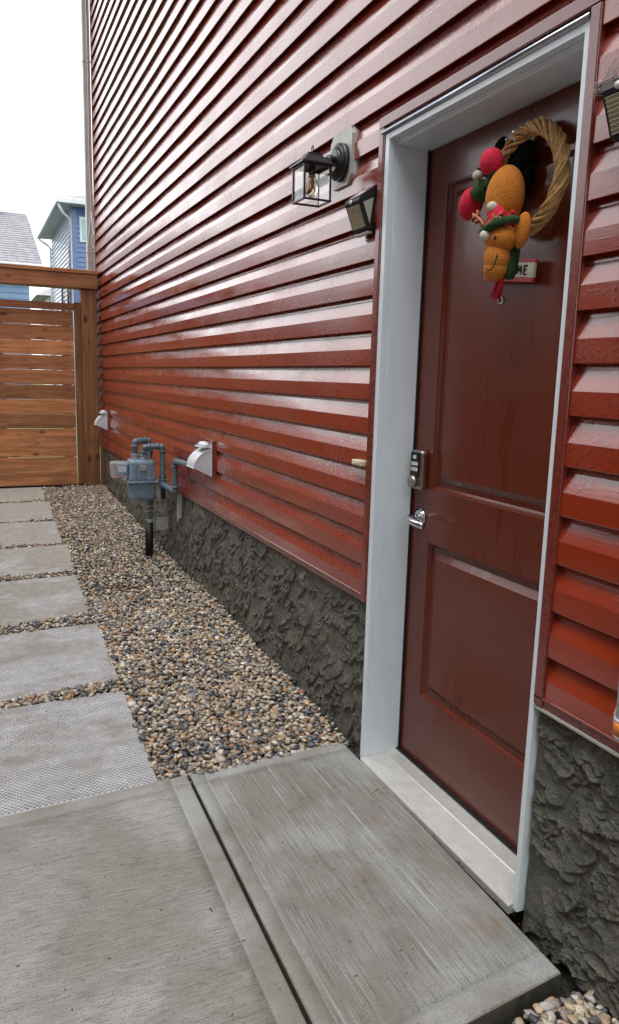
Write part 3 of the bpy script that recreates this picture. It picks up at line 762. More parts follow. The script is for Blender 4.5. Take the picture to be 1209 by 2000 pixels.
m = MB(); m.cyl((xc, yc, zt-.001), (xc, yc, zt-.022), .012, 'black'); m.build('socket', L)
m = MB(); rs = [(.000, -.098), (.010, -.095), (.018, -.085), (.021, -.072), (.019, -.055), (.014, -.038), (.011, -.022)]
vs = []; fs = []
for r_, z in rs:
    for j in range(20): vs.append((xc+max(r_, .0003)*math.cos(j*math.pi/10), yc+max(r_, .0003)*math.sin(j*math.pi/10), zt+z))
for i in range(len(rs)-1):
    for j in range(20): fs.append((i*20+j, i*20+(j+1) % 20, (i+1)*20+(j+1) % 20, (i+1)*20+j))
m.quadmesh(vs, fs, 'bulb', True)
bulb = m.build('bulb', L)
m = MB()
for a in np.linspace(0, 2*math.pi, 6, endpoint=False):
    m.tube([(xc+.004*math.cos(a), yc+.004*math.sin(a), zt-.032), (xc+.011*math.cos(a+.3), yc+.011*math.sin(a+.3), zt-.078), (xc+.004*math.cos(a+.6), yc+.004*math.sin(a+.6), zt-.04)], .0009, 'filament', n=5)
m.cyl((xc, yc, zt-.02), (xc, yc, zt-.034), .009, 'brass'); m.build('filament', bulb)

# ================================================================== solar lights
def solar(y0, y1, zt_, label):
    S = thing('solar_light', label, 'solar light', (0, (y0+y1)/2, zt_), 'solar wedge lights')
    xf, xb, zf, zl = -.058, -.026, zt_-.040, zt_-.136
    ins = .006
    m = MB(); m.prism([(.004, zt_), (xf, zf), (xf-.002, zf-.012), (xb, zl), (.004, zl-.004)], 1, y0, y1, 'blackplastic'); m.build('housing', S)
    n = Vector((-(zt_-zf), 0, -xf)).normalized()*.0015
    m = MB(); m.quadmesh([Vector((-.008, y, zt_-.0055))+n if False else Vector((-.008, y, zt_-.0055+.0012)) for y in (y0+.006, y1-.006)]+[Vector((xf+.006, y, zf+.0042+.0012)) for y in (y1-.006, y0+.006)], [(0, 1, 2, 3)], 'solar'); m.build('solar_panel', S)
    # front led panel
    def fp(t, e): return Vector((xf-.002+(xb-xf+.002)*t, 0, zf-.012+(zl-zf+.012)*t)) + Vector((-.94, 0, -.34))*e
    A, B = fp(.14, .0012), fp(.90, .0012)
    m = MB(); m.quadmesh([(A.x, y0+.007, A.z), (A.x, y1-.007, A.z), (B.x, y1-.007, B.z), (B.x, y0+.007, B.z)], [(0, 1, 2, 3)], 'led')
    for t in np.linspace(.14, .9, 9):
        a = fp(t, .0018); m.box((a.x-.0004, y0+.007, a.z-.0006), (a.x+.0004, y1-.007, a.z+.0002), 'led')
    m.build('light_panel', S)
    for yy, s_ in ((y0-.0012, -1), (y1+.0012, 1)):
        m = MB(); m.prism([(-.009, zt_-.040), (xf+.012, zf-.018), (-.020, zl+.014)], 1, yy-.001, yy+.001, 'led2'); m.build('side_panel', S)
    m = MB(); m.ball((xf+.001, (y0+y1)/2+.01, zf-.010), .008, 'keywhite', sub=2); m.build('sensor', S)
    m = MB(); m.box((-.020, y0+.008, zl-.014), (-.003, y1-.004, zl-.005), 'block', .002); m.build('bracket', S)
    return S
solar(2.285, 2.388, 1.968, 'small black solar wedge light under the lantern, left of the door')
S2 = solar(1.150, 1.252, 1.972, 'small black solar wedge light right of the door, cut by the photo edge')
m = MB()
rr = random.Random(4)
for i in range(26):
    a = Vector((-.022, 1.30+rr.uniform(-.01, .03), 1.955+rr.uniform(-.02, .01))); b = Vector((-.02-rr.uniform(0, .03), 1.23+rr.uniform(-.02, .02), 1.97+rr.uniform(-.03, .02)))
    mid = (a+b)/2+Vector((0, 0, -rr.uniform(0, .02))); m.tube([a, mid, b], .0004, 'cable', n=3, cap=False)
o = m.build('cobweb'); o['label'] = 'wispy cobweb strung from the right door trim to the solar light'; o['category'] = 'cobweb'; 

# ================================================================== wreath, plush, sign
W = thing('wreath', 'round wreath of twisted brown twigs hung high on the red door', 'wreath', (.11, 1.675, 1.87))
ctr = Vector((.115, 1.675, 1.868)); Rm = .124
for k in range(13):
    turns = 4+(k % 2); ph = 2*math.pi*k/13+.2*math.sin(k*3.1); rr_ = .0120+.0065*((k*7) % 5)/5; pts = []
    for a in np.linspace(0, 2*math.pi, 100, endpoint=False):
        t = turns*a*1.0+ph; rad = Rm+rr_*math.cos(t)+.002*math.sin(3*a+k)
        pts.append(ctr+Vector((rr_*.95*math.sin(t), rad*math.sin(a), rad*math.cos(a))))
    m = MB(); m.tube(pts, .0040+.0008*(k % 3), 'twig', n=7, closed=True); m.build('twig', W)
m = MB(); m.cyl((.146, 1.70, 1.99), (.075, 1.70, 1.985), .0022, 'bell'); m.ball((.078, 1.725, 1.972), .005, 'bell', sub=2); m.ball((.085, 1.70, 1.965), .004, 'bell', sub=2); m.build('hanger', W)
# black cloth bow behind
m = MB()
for (c, r_, rot) in (((.125, 1.790, 1.955), (.022, .045, .035), .3), ((.128, 1.735, 1.935), (.018, .060, .05), -.3), ((.132, 1.715, 1.885), (.012, .040, .05), .2), ((.125, 1.81, 1.975), (.014, .028, .034), .6)):
    m.ball(c, r_, 'blackcloth', Matrix.Rotation(rot, 4, 'X'))
m.prism([(1.80, 1.950), (1.925, 1.952), (1.88, 1.925), (1.86, 1.87), (1.80, 1.85)], 0, .128, .134, 'blackcloth'); m.build('bow', W)
T_ = thing('plush_reindeer', 'orange plush reindeer in a red hat and green scarf dangling on the wreath', 'plush toy', (.06, 1.70, 1.8))
def rx(a): return Matrix.Rotation(a, 4, 'X')
m = MB(); m.ball((.062, 1.697, 1.823), (.046, .055, .078), 'orange', rx(.12), 4); m.build('body', T_)
m = MB(); m.ball((.040, 1.733, 1.915), (.030, .0335, .034), 'plushred', rx(.3), 4); m.tube([(.048, 1.728, 1.889), (.050, 1.726, 1.880)], .019, 'knit', n=16); m.build('foot', T_)
m = MB(); m.ball((.062, 1.845, 1.835), (.033, .033, .045), 'plushred', rx(.5), 4); m.build('foot', T_)
m = MB(); m.tube([(.062, 1.812, 1.850), (.062, 1.800, 1.858), (.065, 1.786, 1.866)], .027, 'knit', n=18); m.tube([(.068, 1.776, 1.872), (.07, 1.75, 1.866)], .020, 'knit', n=14); m.build('cuff', T_)
for c in ((.05, 1.806, 1.898), (.012, 1.681, 1.791), (-.006, 1.679, 1.719)):
    m = MB(); m.ball(c, .0135, 'pomwhite'); m.build('pompom', T_)
m = MB()
for i in range(3): m.cyl((.040+.004*i, 1.700-.012*i, 1.884), (.034, 1.708-.014*i, 1.872-.003*(i % 2)), .0035, 'pomwhite', n=8)
m.build('claw', T_)
m = MB(); m.ball((.034, 1.665, 1.712), (.036, .048, .036), 'orange', None, 4); m.ball((.030, 1.672, 1.668), (.032, .038, .044), 'orange', rx(-.08), 4); m.ball((.030, 1.674, 1.640), (.029, .034, .032), 'orange', None, 4); head = m.build('head', T_)
m = MB(); m.tube([(-.001, 1.628, 1.663), (-.0025, 1.631, 1.655), (-.003, 1.634, 1.643), (-.003, 1.645, 1.633), (-.003, 1.657, 1.632), (-.001, 1.670, 1.638)], .0017, 'ink', n=6)
m.ball((-.001, 1.629, 1.663), .0032, 'ink', sub=2); m.build('mouth', head)
m = MB(); m.ball((.001, 1.645, 1.709), .0045, 'ink', sub=2); m.build('eye', head)
m = MB(); m.ball((.056, 1.610, 1.727), (.014, .027, .044), 'orange', rx(.25), 4); m.build('ear', T_)
m = MB(); m.cyl((.034, 1.672, 1.745), (.022, 1.686, 1.795), .038, 'plushred', r2=.014, n=28); m.ball((.034, 1.672, 1.748), (.037, .041, .016), 'plushred')
for i in range(14): m.ball((.010+.04*rr.random(), 1.635+.02*rr.random(), 1.750+.028*rr.random()), .007, 'plushred', sub=2)
m.build('hat', T_)
m = MB(); pts = [(.040-.043*math.cos(a), 1.667+.052*math.sin(a), 1.737-.30*.052*math.sin(a)) for a in np.linspace(-1.9, 1.9, 26)]; m.tube(pts, .0092, 'knit', n=12)
for i, p in enumerate(pts):
    m.tube([(p[0]-.0055, p[1], p[2]+.009), (p[0]-.0100, p[1]+.001, p[2]), (p[0]-.005, p[1]+.001, p[2]-.009)], .0026, 'knit', n=6)
m.build('headband', T_)
def antler(pts, br):
    m = MB(); m.tube(pts, .006, 'antler', n=8); m.tube([(p[0]-.0035, p[1], p[2]+.003) for p in pts], .0034, 'antleredge', n=6)
    for a, b in br: m.tube([a, b], .005, 'antler', n=8); m.tube([(a[0]-.003, a[1], a[2]+.002), (b[0]-.003, b[1], b[2]+.002)], .003, 'antleredge', n=6)
    m.build('antler', T_)
antler([(.004, 1.692, 1.738), (.006, 1.672, 1.752), (.008, 1.652, 1.758), (.012, 1.632, 1.752), (.018, 1.622, 1.740)], [((.006, 1.664, 1.756), (.008, 1.660, 1.768)), ((.008, 1.645, 1.757), (.010, 1.636, 1.768)), ((.006, 1.668, 1.750), (.004, 1.650, 1.742))])
antler([(.008, 1.700, 1.744), (.014, 1.722, 1.762), (.018, 1.745, 1.775), (.02, 1.768, 1.786)], [((.018, 1.742, 1.775), (.018, 1.748, 1.793)), ((.014, 1.728, 1.766), (.016, 1.752, 1.766)), ((.018, 1.757, 1.780), (.02, 1.772, 1.774))])
m = MB()
for i in range(34):
    a = rr.uniform(0, 6.28); c = Vector((.012, 1.712, 1.742)); d = Vector((rr.uniform(-.4, .2), math.cos(a), math.sin(a)))*rr.uniform(.012, .028)
    m.tube([c, c+d*.5+Vector((0, 0, .002)), c+d], .0016, 'holly', n=4, rfun=lambda t: .0022*(1.05-t))
m.build('sprig', T_)
m = MB()
sc = [(.076, 1.664, 1.735), (.072, 1.656, 1.700), (.066, 1.658, 1.665), (.060, 1.661, 1.640), (.056, 1.662, 1.618)]
m.tube(sc, .02, 'knit', n=14, rfun=lambda t: .008+.019*t**.6*(1-.35*max(0,t-.75)*4)); m.build('scarf', T_)
m = MB()
for i in range(26):
    a = rr.uniform(0, 6.28); e = rr.uniform(0, 1); r0 = .008*e; r1 = .017*e
    m.tube([(.043+r0*math.cos(a), 1.664+r0*math.sin(a), 1.624), (.042+r1*math.cos(a)*.8, 1.672+r1*math.sin(a)*.8, 1.598), (.042+r1*math.cos(a), 1.683+r1*math.sin(a), 1.566+rr.uniform(-.004, .008))], .0022, 'plushred', n=5)
m.build('tassel', T_)
SG = thing('welcome_sign', 'small white wooden sign with red edges reading ME, behind the reindeer scarf', 'sign', (.125, 1.74, 1.655))
tilt = Matrix.Translation((.128, 1.741, 1.652)) @ rx(.115)
def sb(m, y0, y1, z0, z1, x0, x1, mt, bev=0): m.box((x0, y0, z0), (x1, y1, z1), mt, bev, tilt)
m = MB(); sb(m, -.105, .105, -.019, .019, -.005, .005, 'sign', .0015); m.build('board', SG)
m = MB(); sb(m, -.106, .106, -.031, -.0192, -.006, .005, 'signred', .0015); sb(m, -.108, .104, .0192, .028, -.004, .005, 'signred', .0015); m.build('edge', SG)
def stroke(m, a, b, wd=.0017):
    a = Vector((-.0062, a[0], a[1])); b = Vector((-.0062, b[0], b[1])); m.tube([tilt@a, tilt@b], wd, 'ink', n=6)
# letter M then E, reading towards -y
m = MB(); y = -.040; hgt = .011; wdt = .016
stroke(m, (y, -hgt), (y-.003, hgt)); stroke(m, (y-.003, hgt), (y-wdt/2-.001, -.004)); stroke(m, (y-wdt/2-.001, -.004), (y-wdt+.001, hgt)); stroke(m, (y-wdt+.001, hgt), (y-wdt-.001, -hgt)); m.build('letter', SG)
m = MB(); y = -.067
stroke(m, (y, -hgt), (y-.001, hgt)); stroke(m, (y-.001, hgt), (y-.012, hgt)); stroke(m, (y, 0), (y-.010, .001)); stroke(m, (y, -hgt), (y-.013, -hgt)); m.build('letter', SG)

# ================================================================== small wall fittings
m = MB(); m.box((-.024, 2.279, 1.054), (.004, 2.345, 1.074), 'cream', .005, seg=3); m.cyl((-.024, 2.300, 1.064), (-.028, 2.300, 1.064), .006, 'cream'); m.box((-.0265, 2.315, 1.058), (-.023, 2.335, 1.063), 'block', .001)
o = m.build('doorbell'); o['label'] = 'small cream plastic button on the siding left of the door frame'; o['category'] = 'doorbell'
m = MB(); m.cyl((-.050, 1.040, .690), (-.050, 1.045, 1.05), .021, 'tubewhite', n=28); m.cyl((-.050, 1.040, .690), (-.050, 1.0395, .683), .023, 'tubewhite', n=28)
tb = thing('hanging_tube', 'white tube with an orange banded rounded end on the siding at the right photo edge', 'tube', (-.05, 1.04, .7)); m.build('tube', tb)
m = MB(); m.cyl((-.050, 1.040, .655), (-.050, 1.040, .683), .0235, 'orangelabel', n=28); m.ball((-.050, 1.040, .655), (.0235, .0235, .016), 'tubewhite'); m.build('end_cap', tb)
m = MB(); m.tube([(-.02, 1.068, .706), (-.045, 1.068, .710), (-.055, 1.066, .690), (-.058, 1.064, .672)], .0022, 'block', n=6); m.build('hook', tb)

def vent(loc, label):
    x, y, z = 0, loc[0], loc[1]      # y of the near cheek, z of the bottom edge
    Vt = thing('dryer_vent', label, 'vent', (0, y+.08, z), 'white hood vents low on the siding')
    m = MB(); m.box((-.016, y-.010, z-.015), (.012, y+.175, z+.200), 'trim', .002); m.build('mounting_plate', Vt)
    m = MB(); prof = [(-.016, z+.165)]
    for a in np.linspace(0, 1, 9):
        th = a*math.pi/2; prof.append((-.018-.100*math.sin(th)**1.25, z+.055+.095*math.cos(th)**1.15))
    prof += [(-.118, z+.047), (-.016, z+.0)]
    m.prism(prof, 1, y, y+.003, 'ventwhite'); m.prism(prof, 1, y+.15, y+.153, 'ventwhite')
    n = len(prof)-2
    vs = []; fs = []
    for (px_, pz_) in prof[:-1]:
        vs += [(px_, y-.004, pz_+.002), (px_, y+.157, pz_+.002)]
    for i in range(n): fs.append((2*i, 2*i+1, 2*i+3, 2*i+2))
    m.quadmesh(vs, fs, 'ventwhite', True)
    m.box((-.020, y-.006, z-.004), (-.016, y+.160, z+.175), 'ventwhite', .001)
    m.box((-.122, y-.003, z+.043), (-.112, y+.156, z+.051), 'ventwhite', .002)
    m.build('hood', Vt)
    m = MB(); m.ball((-.044, y+.07, z+.172), (.030, .062, .020), 'ventwhite'); m.box((-.079, y+.01, z+.158), (-.020, y+.135, z+.166), 'ventwhite', .003); m.build('cap', Vt)
    m = MB(); m.box((-.0175, y+.012, z+.012), (-.0165, y+.14, z+.15), 'shadowgap'); m.build('opening', Vt)
    return Vt
vent((4.055, .790), 'white hood vent on a burgundy plate right of the gas meter')
vent((7.60, .790), 'white hood vent at the far corner beside the gate post')
m = MB(); m.prism([(4.782, .578), (4.806, .578), (4.806, .41), (4.796, .392), (4.785, .41)], 0, -.026, -.018, 'caulk'); m.box((-.018, 4.786, .42), (.0, 4.802, .57), 'caulk')
o = m.build('ground_strap'); o['label'] = 'short pale pointed strip on the foundation under the gas pipe'; o['category'] = 'strip'

# ================================================================== gas meter
G = thing('gas_meter', 'grey gas meter with looping pipes standing off the foundation', 'gas meter', (-.19, 5.2, .1))
def rbox(m, x0, x1, y0, y1, z0, z1, mt, bev, taper=1.0, seg=3):
    tmp = bmesh.new(); bmesh.ops.create_cube(tmp, size=1)
    for v in tmp.verts:
        t = taper if (v.co.z < 0) == (taper_low) else 1.0
        v.co = Vector(((x0+x1)/2+v.co.x*(x1-x0)*t, (y0+y1)/2+v.co.y*(y1-y0)*t, (z0+z1)/2+v.co.z*(z1-z0)))
    bmesh.ops.bevel(tmp, geom=list(tmp.edges), offset=bev, segments=seg, affect='EDGES', profile=.5)
    m._merge(tmp, mt, None, False)
taper_low = False
m = MB(); rbox(m, -.278, -.092, 5.10, 5.26, .622, .770, 'meter', .022, .90)
for x_ in (-.235, -.185, -.135): m.box((x_-.004, 5.094, .635), (x_+.004, 5.104, .745), 'meter', .002)
m.box((-.205, 5.092, .700), (-.165, 5.103, .735), 'metal_dull', .001); m.build('body', G)
taper_low = True
m = MB(); rbox(m, -.276, -.090, 5.105, 5.255, .488, .618, 'meter', .020, .82)
for x_ in (-.225, -.145): m.box((x_-.005, 5.100, .51), (x_+.005, 5.112, .612), 'meter', .002)
m.build('lower_case', G)
m = MB(); m.box((-.291, 5.090, .612), (-.077, 5.270, .628), 'meter', .006)
for x_ in np.linspace(-.28, -.088, 5): m.cyl((x_, 5.096, .606), (x_, 5.096, .636), .006, 'pipe', n=8)
m.build('flange', G)
m = MB(); rbox(m, -.392, -.275, 5.12, 5.22, .648, .758, 'cover', .018, .9); m.build('index_cover', G)
m = MB(); m.box((-.350, 5.135, .665), (-.280, 5.20, .742), 'meter', .006); m.box((-.345, 5.131, .69), (-.292, 5.1352, .728), 'keywhite'); m.cyl((-.30, 5.133, .672), (-.30, 5.125, .672), .007, 'ink'); m.build('dial', G)
def pipe_run(pts, r, name, mt='pipe', collars=True):
    m = MB(); P_ = [Vector(p) for p in pts]; out = [P_[0]]; rad = r*1.5
    for a, b, c in zip(P_, P_[1:], P_[2:]):
        u = (a-b).normalized()*rad; v = (c-b).normalized()*rad
        for t in np.linspace(0, 1, 6): out.append(b+u*(1-t)**2+v*t**2)
    out.append(P_[-1]); m.tube(out, r, mt, n=16)
    if collars:
        for a, b, c in zip(P_, P_[1:], P_[2:]):
            u = (a-b).normalized(); v = (c-b).normalized()
            m.ball(b+u*r*.35+v*r*.35, r*1.32, mt, sub=2)
            for w_ in (u, v): m.cyl(b+w_*r*1.5, b+w_*r*2.15, r*1.32, mt, n=16)
    m.build(name, G)
pipe_run([(-.222, 5.18, .77), (-.222, 5.18, .893), (-.118, 5.22, .896), (-.113, 5.22, .45), (-.118, 5.215, .30)], .0185, 'pipe')
pipe_run([(-.168, 5.15, .77), (-.168, 5.13, .858), (-.046, 5.12, .862), (-.046, 5.12, .598), (-.048, 4.76, .598), (-.048, 4.76, .800), (-.048, 4.38, .815), (-.0, 4.36, .815)], .0185, 'pipe')
m = MB()
for (x_, y_) in ((-.222, 5.18), (-.168, 5.15)): m.cyl((x_, y_, .765), (x_, y_, .778), .031, 'meter', n=12); m.cyl((x_, y_, .778), (x_, y_, .790), .025, 'metal_dull', n=20); m.cyl((x_, y_, .790), (x_, y_, .806), .027, 'meter', n=8)
m.build('union_nut', G)
m = MB(); m.cyl((-.046, 5.12, .615), (-.046, 5.12, .66), .024, 'pipedark', n=8); m.cyl((-.046, 5.12, .570), (-.046, 5.12, .625), .023, 'pipe'); m.cyl((-.046, 5.12, .50), (-.046, 5.12, .575), .016, 'pipedark'); m.box((-.052, 5.088, .625), (-.014, 5.098, .640), 'pipe', .003); m.build('valve', G)
m = MB(); m.cyl((-.113, 5.22, .80), (-.113, 5.22, .845), .024, 'pipe', n=8); m.box((-.150, 5.19, .765), (-.118, 5.20, .815), 'metal_dull', .003); m.cyl((-.113, 5.22, .70), (-.113, 5.22, .735), .022, 'pipe', n=8); m.build('shutoff_valve', G)
m = MB(); m.cyl((-.120, 5.21, .30), (-.120, 5.205, .345), .023, 'metal_dull', n=14); m.build('clamp', G)
m = MB(); m.tube([(-.14, 5.19, .44), (-.10, 5.19, .435), (-.09, 5.22, .43)], .003, 'cable', n=5); m.build('wire_tie', G)
m = MB(); m.tube([(-.15, 5.18, .40), (-.12, 5.19, .41), (-.09, 5.20, .40)], .003, 'cable', n=5); m.build('wire_tie', G)
m = MB(); m.cyl((-.127, 5.20, .06), (-.126, 5.20, .322), .0285, 'rubber', n=24); m.build('sleeve', G)
m = MB(); m.box((-.086, 5.14, .275), (-.004, 5.146, .368), 'metal_dull', .001); m.box((-.086, 5.146, .275), (-.082, 5.22, .368), 'metal_dull', .001); m.box((-.080, 5.147, .36), (-.006, 5.22, .364), 'shadowgap'); m.cyl((-.048, 5.14, .32), (-.048, 5.138, .32), .004, 'ink', n=8); m.build('bracket', G)

# ================================================================== gate, post and beam
gt = thing('garden_gate', 'cedar gate of wide horizontal boards closing the side yard', 'gate', (-.8, 8.15, .18))
for k in range(12):
    z0 = .187+.1465*k; m = MB(); dz = random.uniform(-.002, .002)
    m.box((-2.02, 8.135, z0+dz), (-.247-.002*(k % 2), 8.155, z0+.1425+dz), 'wood_x', .002, seg=1); m.build('board', gt)
m = MB(); m.box((-2.02, 8.13, 1.948), (-.235, 8.16, 2.018), 'wood_x', .003, seg=1); m.build('top_rail', gt)
for x_ in (-.36, -1.0, -1.95):
    m = MB(); m.box((x_, 8.157, .19), (x_+.085, 8.195, 1.945), 'wood_z', .002, seg=1); m.build('stile', gt)
pa = thing('gate_arch', 'dark stained cedar gate post and overhead beam against the red wall', 'gate arch', (-.1, 8.1, .18))
m = MB(); m.box((-.175, 8.06, .0), (-.024, 8.20, 2.158), 'wood_z', .006); m.build('post', pa)
m = MB(); m.box((-2.24, 8.06, .0), (-2.10, 8.20, 2.158), 'wood_z', .006); m.build('post', pa)
m = MB(); m.box((-.238, 8.115, .20), (-.178, 8.150, 2.03), 'wood_z', .003); m.build('stop_strip', pa)
m = MB(); m.box((-2.24, 8.02, 2.160), (-.018, 8.21, 2.298), 'wood_x', .005); m.build('beam', pa)
m = MB(); m.box((-2.30, 8.01, 2.300), (-.015, 8.23, 2.338), 'wood_x', .004); m.build('cap_board', pa)
m = MB(); m.box((-.022, 8.02, .12), (.012, 8.05, .72), 'wood_z', .004)
o = m.build('wood_lath'); o['label'] = 'narrow weathered wood strip between the gate post and the foundation'; o['category'] = 'wood strip'
# side fence along the open edge of the yard, out of frame, its height raised for what the wet siding mirrors
sf = thing('side_fence', 'unseen cedar side fence across the yard, raised for reflection in the red wall', 'fence', (-2.9, 3, 0))
m = MB()
for k in range(17): m.box((-2.92, -6, .03+.1465*k), (-2.90, 8.2, .168+.1465*k), 'wood_y')
m.build('slat_panel', sf)
for yy in (-5.9, -3.5, -1.1, 1.3, 3.7, 6.1):
    m = MB(); m.box((-3.01, yy, -.1), (-2.921, yy+.09, 2.54), 'wood_z'); m.build('post', sf)
fb = thing('back_fence', 'cedar board fence continuing left of the gate', 'fence', (-2.5, 8.15, .2))
m = MB()
for k in range(12): m.box((-2.90, 8.135, .187+.1465*k), (-2.245, 8.155, .325+.1465*k), 'wood_x')
m.build('slat_panel', fb)

# ================================================================== neighbouring houses
def lap_wall(m, axis, fixed, a, b, z0, z1, mt, out, pitch=.114, depth=.018):
    """wall sheet with real lap courses; axis 'y' -> normal along x"""
    n = int((z1-z0)/pitch); vs = []; fs = []
    for k in range(n+1):
        z = z0+k*pitch
        for (d, zz) in ((depth, z), (0.002, z+pitch)):
            for t in (a, b): vs.append((fixed+out*d, t, zz) if axis == 'y' else (t, fixed+out*d, zz))
    for i in range(len(vs)//2-1): fs.append((2*i, 2*i+1, 2*i+3, 2*i+2))
    m.quadmesh(vs, fs, mt)
# tall blue house
B = thing('neighbour_house', 'tall blue sided house with a white downspout and deep soffit', 'house', (2.3, 28.5, 0))
xw, yw, ze = 2.27, 28.5, 6.93
m = MB(); lap_wall(m, 'y', xw, yw, 35.6, 0, ze, 'skylitblue', -1, .16, .03); m.build('wall', B, 'blue side wall paled for the sky reflection')
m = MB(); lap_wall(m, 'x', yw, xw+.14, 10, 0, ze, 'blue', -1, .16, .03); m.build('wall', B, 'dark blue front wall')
m = MB(); m.box((xw-.03, yw-.03, 0), (xw+.14, yw+.12, ze), 'blue'); m.build('corner_trim', B)
m = MB(); m.box((xw+.05, yw+.05, 0), (9.9, 35.55, ze), 'fargrey'); m.build('wall_core', B)
m = MB(); m.box((xw-.50, yw-.55, ze), (10.5, 36.0, ze+.04), 'fargrey'); m.build('soffit', B)
m = MB(); m.box((xw-.58, yw-.62, ze-.02), (xw-.501, 36.1, ze+.16), 'farwhite', .02); m.box((xw-.501, yw-.62, ze-.02), (10.5, yw-.551, ze+.16), 'farwhite', .02); m.build('gutter', B)
m = MB(); m.quadmesh([(xw-.55, yw-.6, ze+.15), (10.5, yw-.6, ze+.15), (10.5, 36.1, ze+.15), (xw-.55, 36.1, ze+.15), (5.5, 32, ze+1.55), (7.5, 32, ze+1.55)], [(0, 1, 5, 4), (1, 2, 5), (2, 3, 4, 5), (3, 0, 4)], 'shingle'); m.build('roof', B)
f = MB(); f.box((2.50, yw-.06, 5.78), (3.45, yw-.02, 6.62), 'farwhite', .01); f = f.build('window', B); m = MB(); m.box((2.58, yw-.075, 5.86), (3.37, yw-.062, 6.54), 'farglass'); m.build('pane', f)
m = MB(); m.tube([(xw-.50, yw-.50, ze-.05), (xw-.35, yw-.35, ze-.30), (xw-.08, yw-.02, ze-.42), (xw-.08, yw-.02, .2)], .045, 'farwhite', n=8); m.build('downspout', B)
m = MB(); m.tube([(xw-.50, 35.9, ze-.05), (xw-.2, 35.8, ze-.25), (xw-.06, 35.68, ze-.4), (xw-.06, 35.68, .2)], .05, 'farwhite', n=8); m.build('downspout', B)
m = MB()
for k in range(16): m.box((xw-.06, 29.2+.08*math.sin(k*1.9), 3.4+.15*k), (xw-.03, 29.34+.08*math.sin(k*1.9), 3.51+.15*k), 'farred')  # red zigzag reflection on the side wall, built as small blocks
m.build('red_reflection', B); m = MB(); m.tube([(xw-.05, 29.9, 3.3), (xw-.05, 29.9, 4.6)], .03, 'pipedark'); m.build('vent_pipe', B); m = MB(); m.tube([(xw-.05, 31.8, 3.3), (xw-.05, 31.8, 4.75)], .03, 'pipedark'); m.build('vent_pipe', B)
# grey roofed house on the left
A_ = thing('neighbour_house', 'low blue house with a broad grey shingle roof seen over the gate beam', 'house', (-4, 24, 0))
m = MB(); lap_wall(m, 'x', 24, -10, .47, 0, 4.25, 'lightblue', -1, .16, .03); m.build('wall', A_)
m = MB(); m.prism([(24.05, 0), (24.05, 4.2), (28, 6.2), (32, 4.2), (32, 0)], 0, -9.9, .44, 'lightblue'); m.build('wall_core', A_)
m = MB(); vs = []; fs = []; nrow = 24
for k in range(nrow):
    for j in (0, 1):
        t = (k+j)/nrow; y_ = 23.4+4.7*t; z_ = 4.24+2.22*t + (0.03 if j == 0 else 0.004)
        vs += [(-10.5, y_, z_), (.80-.06*t, y_, z_)]
for i in range(len(vs)//2-1): fs.append((2*i, 2*i+1, 2*i+3, 2*i+2))
m.quadmesh(vs, fs, 'shingle'); m.quadmesh([(-10.5, 28.1, 6.46), (.74, 28.1, 6.46), (.8, 32.8, 4.2), (-10.5, 32.8, 4.2)], [(0, 1, 2, 3)], 'shingle')
m.quadmesh([(-10.5, 23.4, 4.20), (.80, 23.4, 4.20), (.80, 24.05, 4.20), (-10.5, 24.05, 4.20)], [(0, 1, 2, 3)], 'farwhite')
m.build('roof', A_)
m = MB(); m.box((-10.5, 23.28, 4.14), (.82, 23.40, 4.27), 'farwhite', .02); m.build('gutter', A_)
m = MB(); m.quadmesh([(.81, 23.4, 4.10), (.81, 28.1, 6.32), (.75, 28.1, 6.47), (.81, 23.4, 4.27)], [(0, 1, 2, 3)], 'farwhite'); m.build('fascia', A_)
m = MB(); m.box((-.45, 27.6, 6.3), (-.10, 27.9, 6.60), 'fargrey', .03); m.box((-.50, 27.55, 6.60), (-.05, 27.95, 6.64), 'fargrey'); m.build('roof_vent', A_)
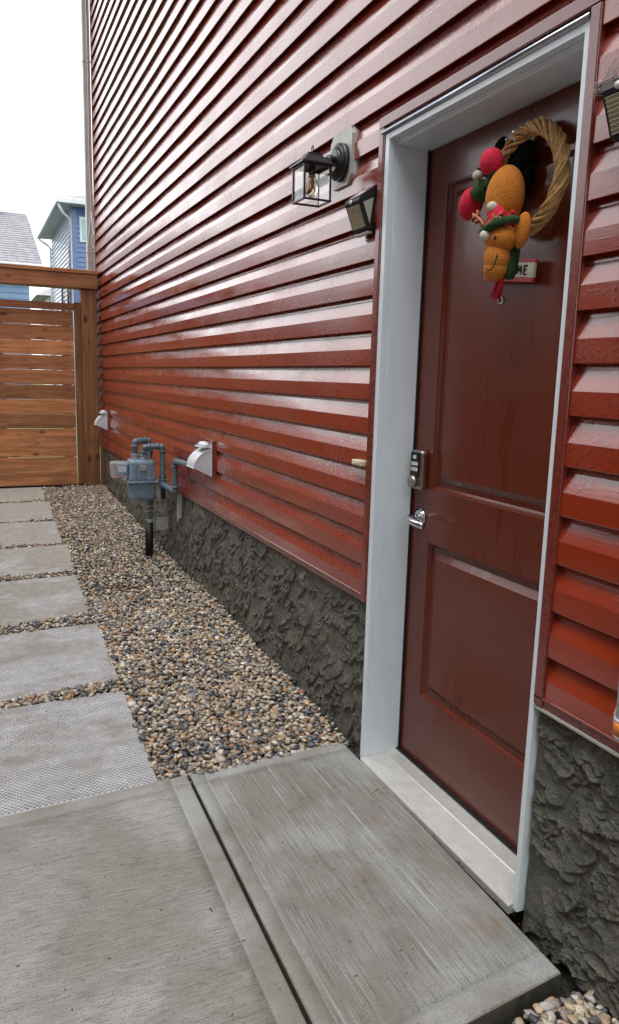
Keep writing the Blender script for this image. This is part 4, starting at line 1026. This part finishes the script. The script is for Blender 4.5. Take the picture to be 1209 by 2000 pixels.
# distant small house
Cc = thing('neighbour_house', 'distant pale house with a small hipped eave between the other two', 'house', (3, 45, 0))
m = MB(); m.box((2.95, 45, 0), (9, 50, 5.35), 'farwhite'); m.build('wall', Cc)
m = MB(); m.quadmesh([(2.25, 44.3, 5.33), (9, 44.3, 5.33), (9, 50.5, 5.33), (2.25, 50.5, 5.33), (3.0, 46, 5.85), (8, 46, 5.9)], [(0, 1, 5, 4), (1, 2, 5), (2, 3, 4, 5), (3, 0, 4), (3, 2, 1, 0)], 'shingle'); m.build('roof', Cc)
m = MB(); m.box((2.99, 44.9, 4.2), (3.3, 45.0, 5.2), 'fargrey'); m.build('window', Cc)

# house across the side yard (unseen, added to shade the yard from the left)
N_ = thing('neighbour_house', 'added tall grey sided house shading the side yard, outside the picture on the left', 'house', (-3.4, -3, 0))
m = MB(); lap_wall(m, 'y', -3.4, -14, 4.2, 0, 5.9, 'fargrey', 1, .1143, .018); m.build('wall', N_)
m = MB(); m.box((-9, -14, 0), (-3.41, 4.18, 5.88), 'fargrey'); m.build('wall_core', N_)
m = MB(); m.prism([(-9.4, 5.9), (-3.0, 5.9), (-3.0, 6.02), (-6.2, 7.7), (-9.4, 6.02)], 1, -14.3, 4.5, 'shingle'); m.build('roof', N_)

# ================================================================== litter on the slabs
m = MB(); r5 = random.Random(9)
for i in range(150):
    if r5.random() < .5: x_ = r5.uniform(-.58, -.06); y_ = r5.uniform(1.2, 2.3)
    else: x_ = r5.uniform(-1.3, -.68); y_ = r5.uniform(.9, 2.2)
    s_ = r5.choice([.0008, .0008, .0011, .0018]); a = r5.uniform(0, 6.28)
    if i in (3, 40): s_ = .0028
    L_ = s_*r5.uniform(1, 2.6)
    m.box((-L_, -s_*.6, 0), (L_, s_*.6, s_*.5), 'leaf', 0, Matrix.Translation((x_, y_, .0012))@Matrix.Rotation(a, 4, 'Z'))
for i in range(110):
    x_ = r5.uniform(-.022, -.006); y_ = r5.uniform(1.2, 2.33); s_ = r5.uniform(.001, .0028)
    m.ball((x_, y_, -.004), (s_, s_*1.4, s_*.7), 'soil', sub=1)
for i in range(70):
    y_ = r5.uniform(.6, 2.3); s_ = r5.uniform(.0015, .0035); m.ball((-.613+.022*(y_-2.34)+r5.uniform(-.004, .004), y_, -.010), (s_, s_*1.6, s_), 'leaf', sub=1)
o = m.build('litter', kind='stuff'); o['label'] = 'specks of grit and dry leaf scattered over the concrete'
m = MB(); m.tube([(-.083, 2.005, .003), (-.062, 2.015, .004), (-.045, 2.02, .003)], .0016, 'twig', n=5)
o = m.build('pine_needle'); o['label'] = 'single dry tan stalk lying by the threshold'; o['category'] = 'twig'
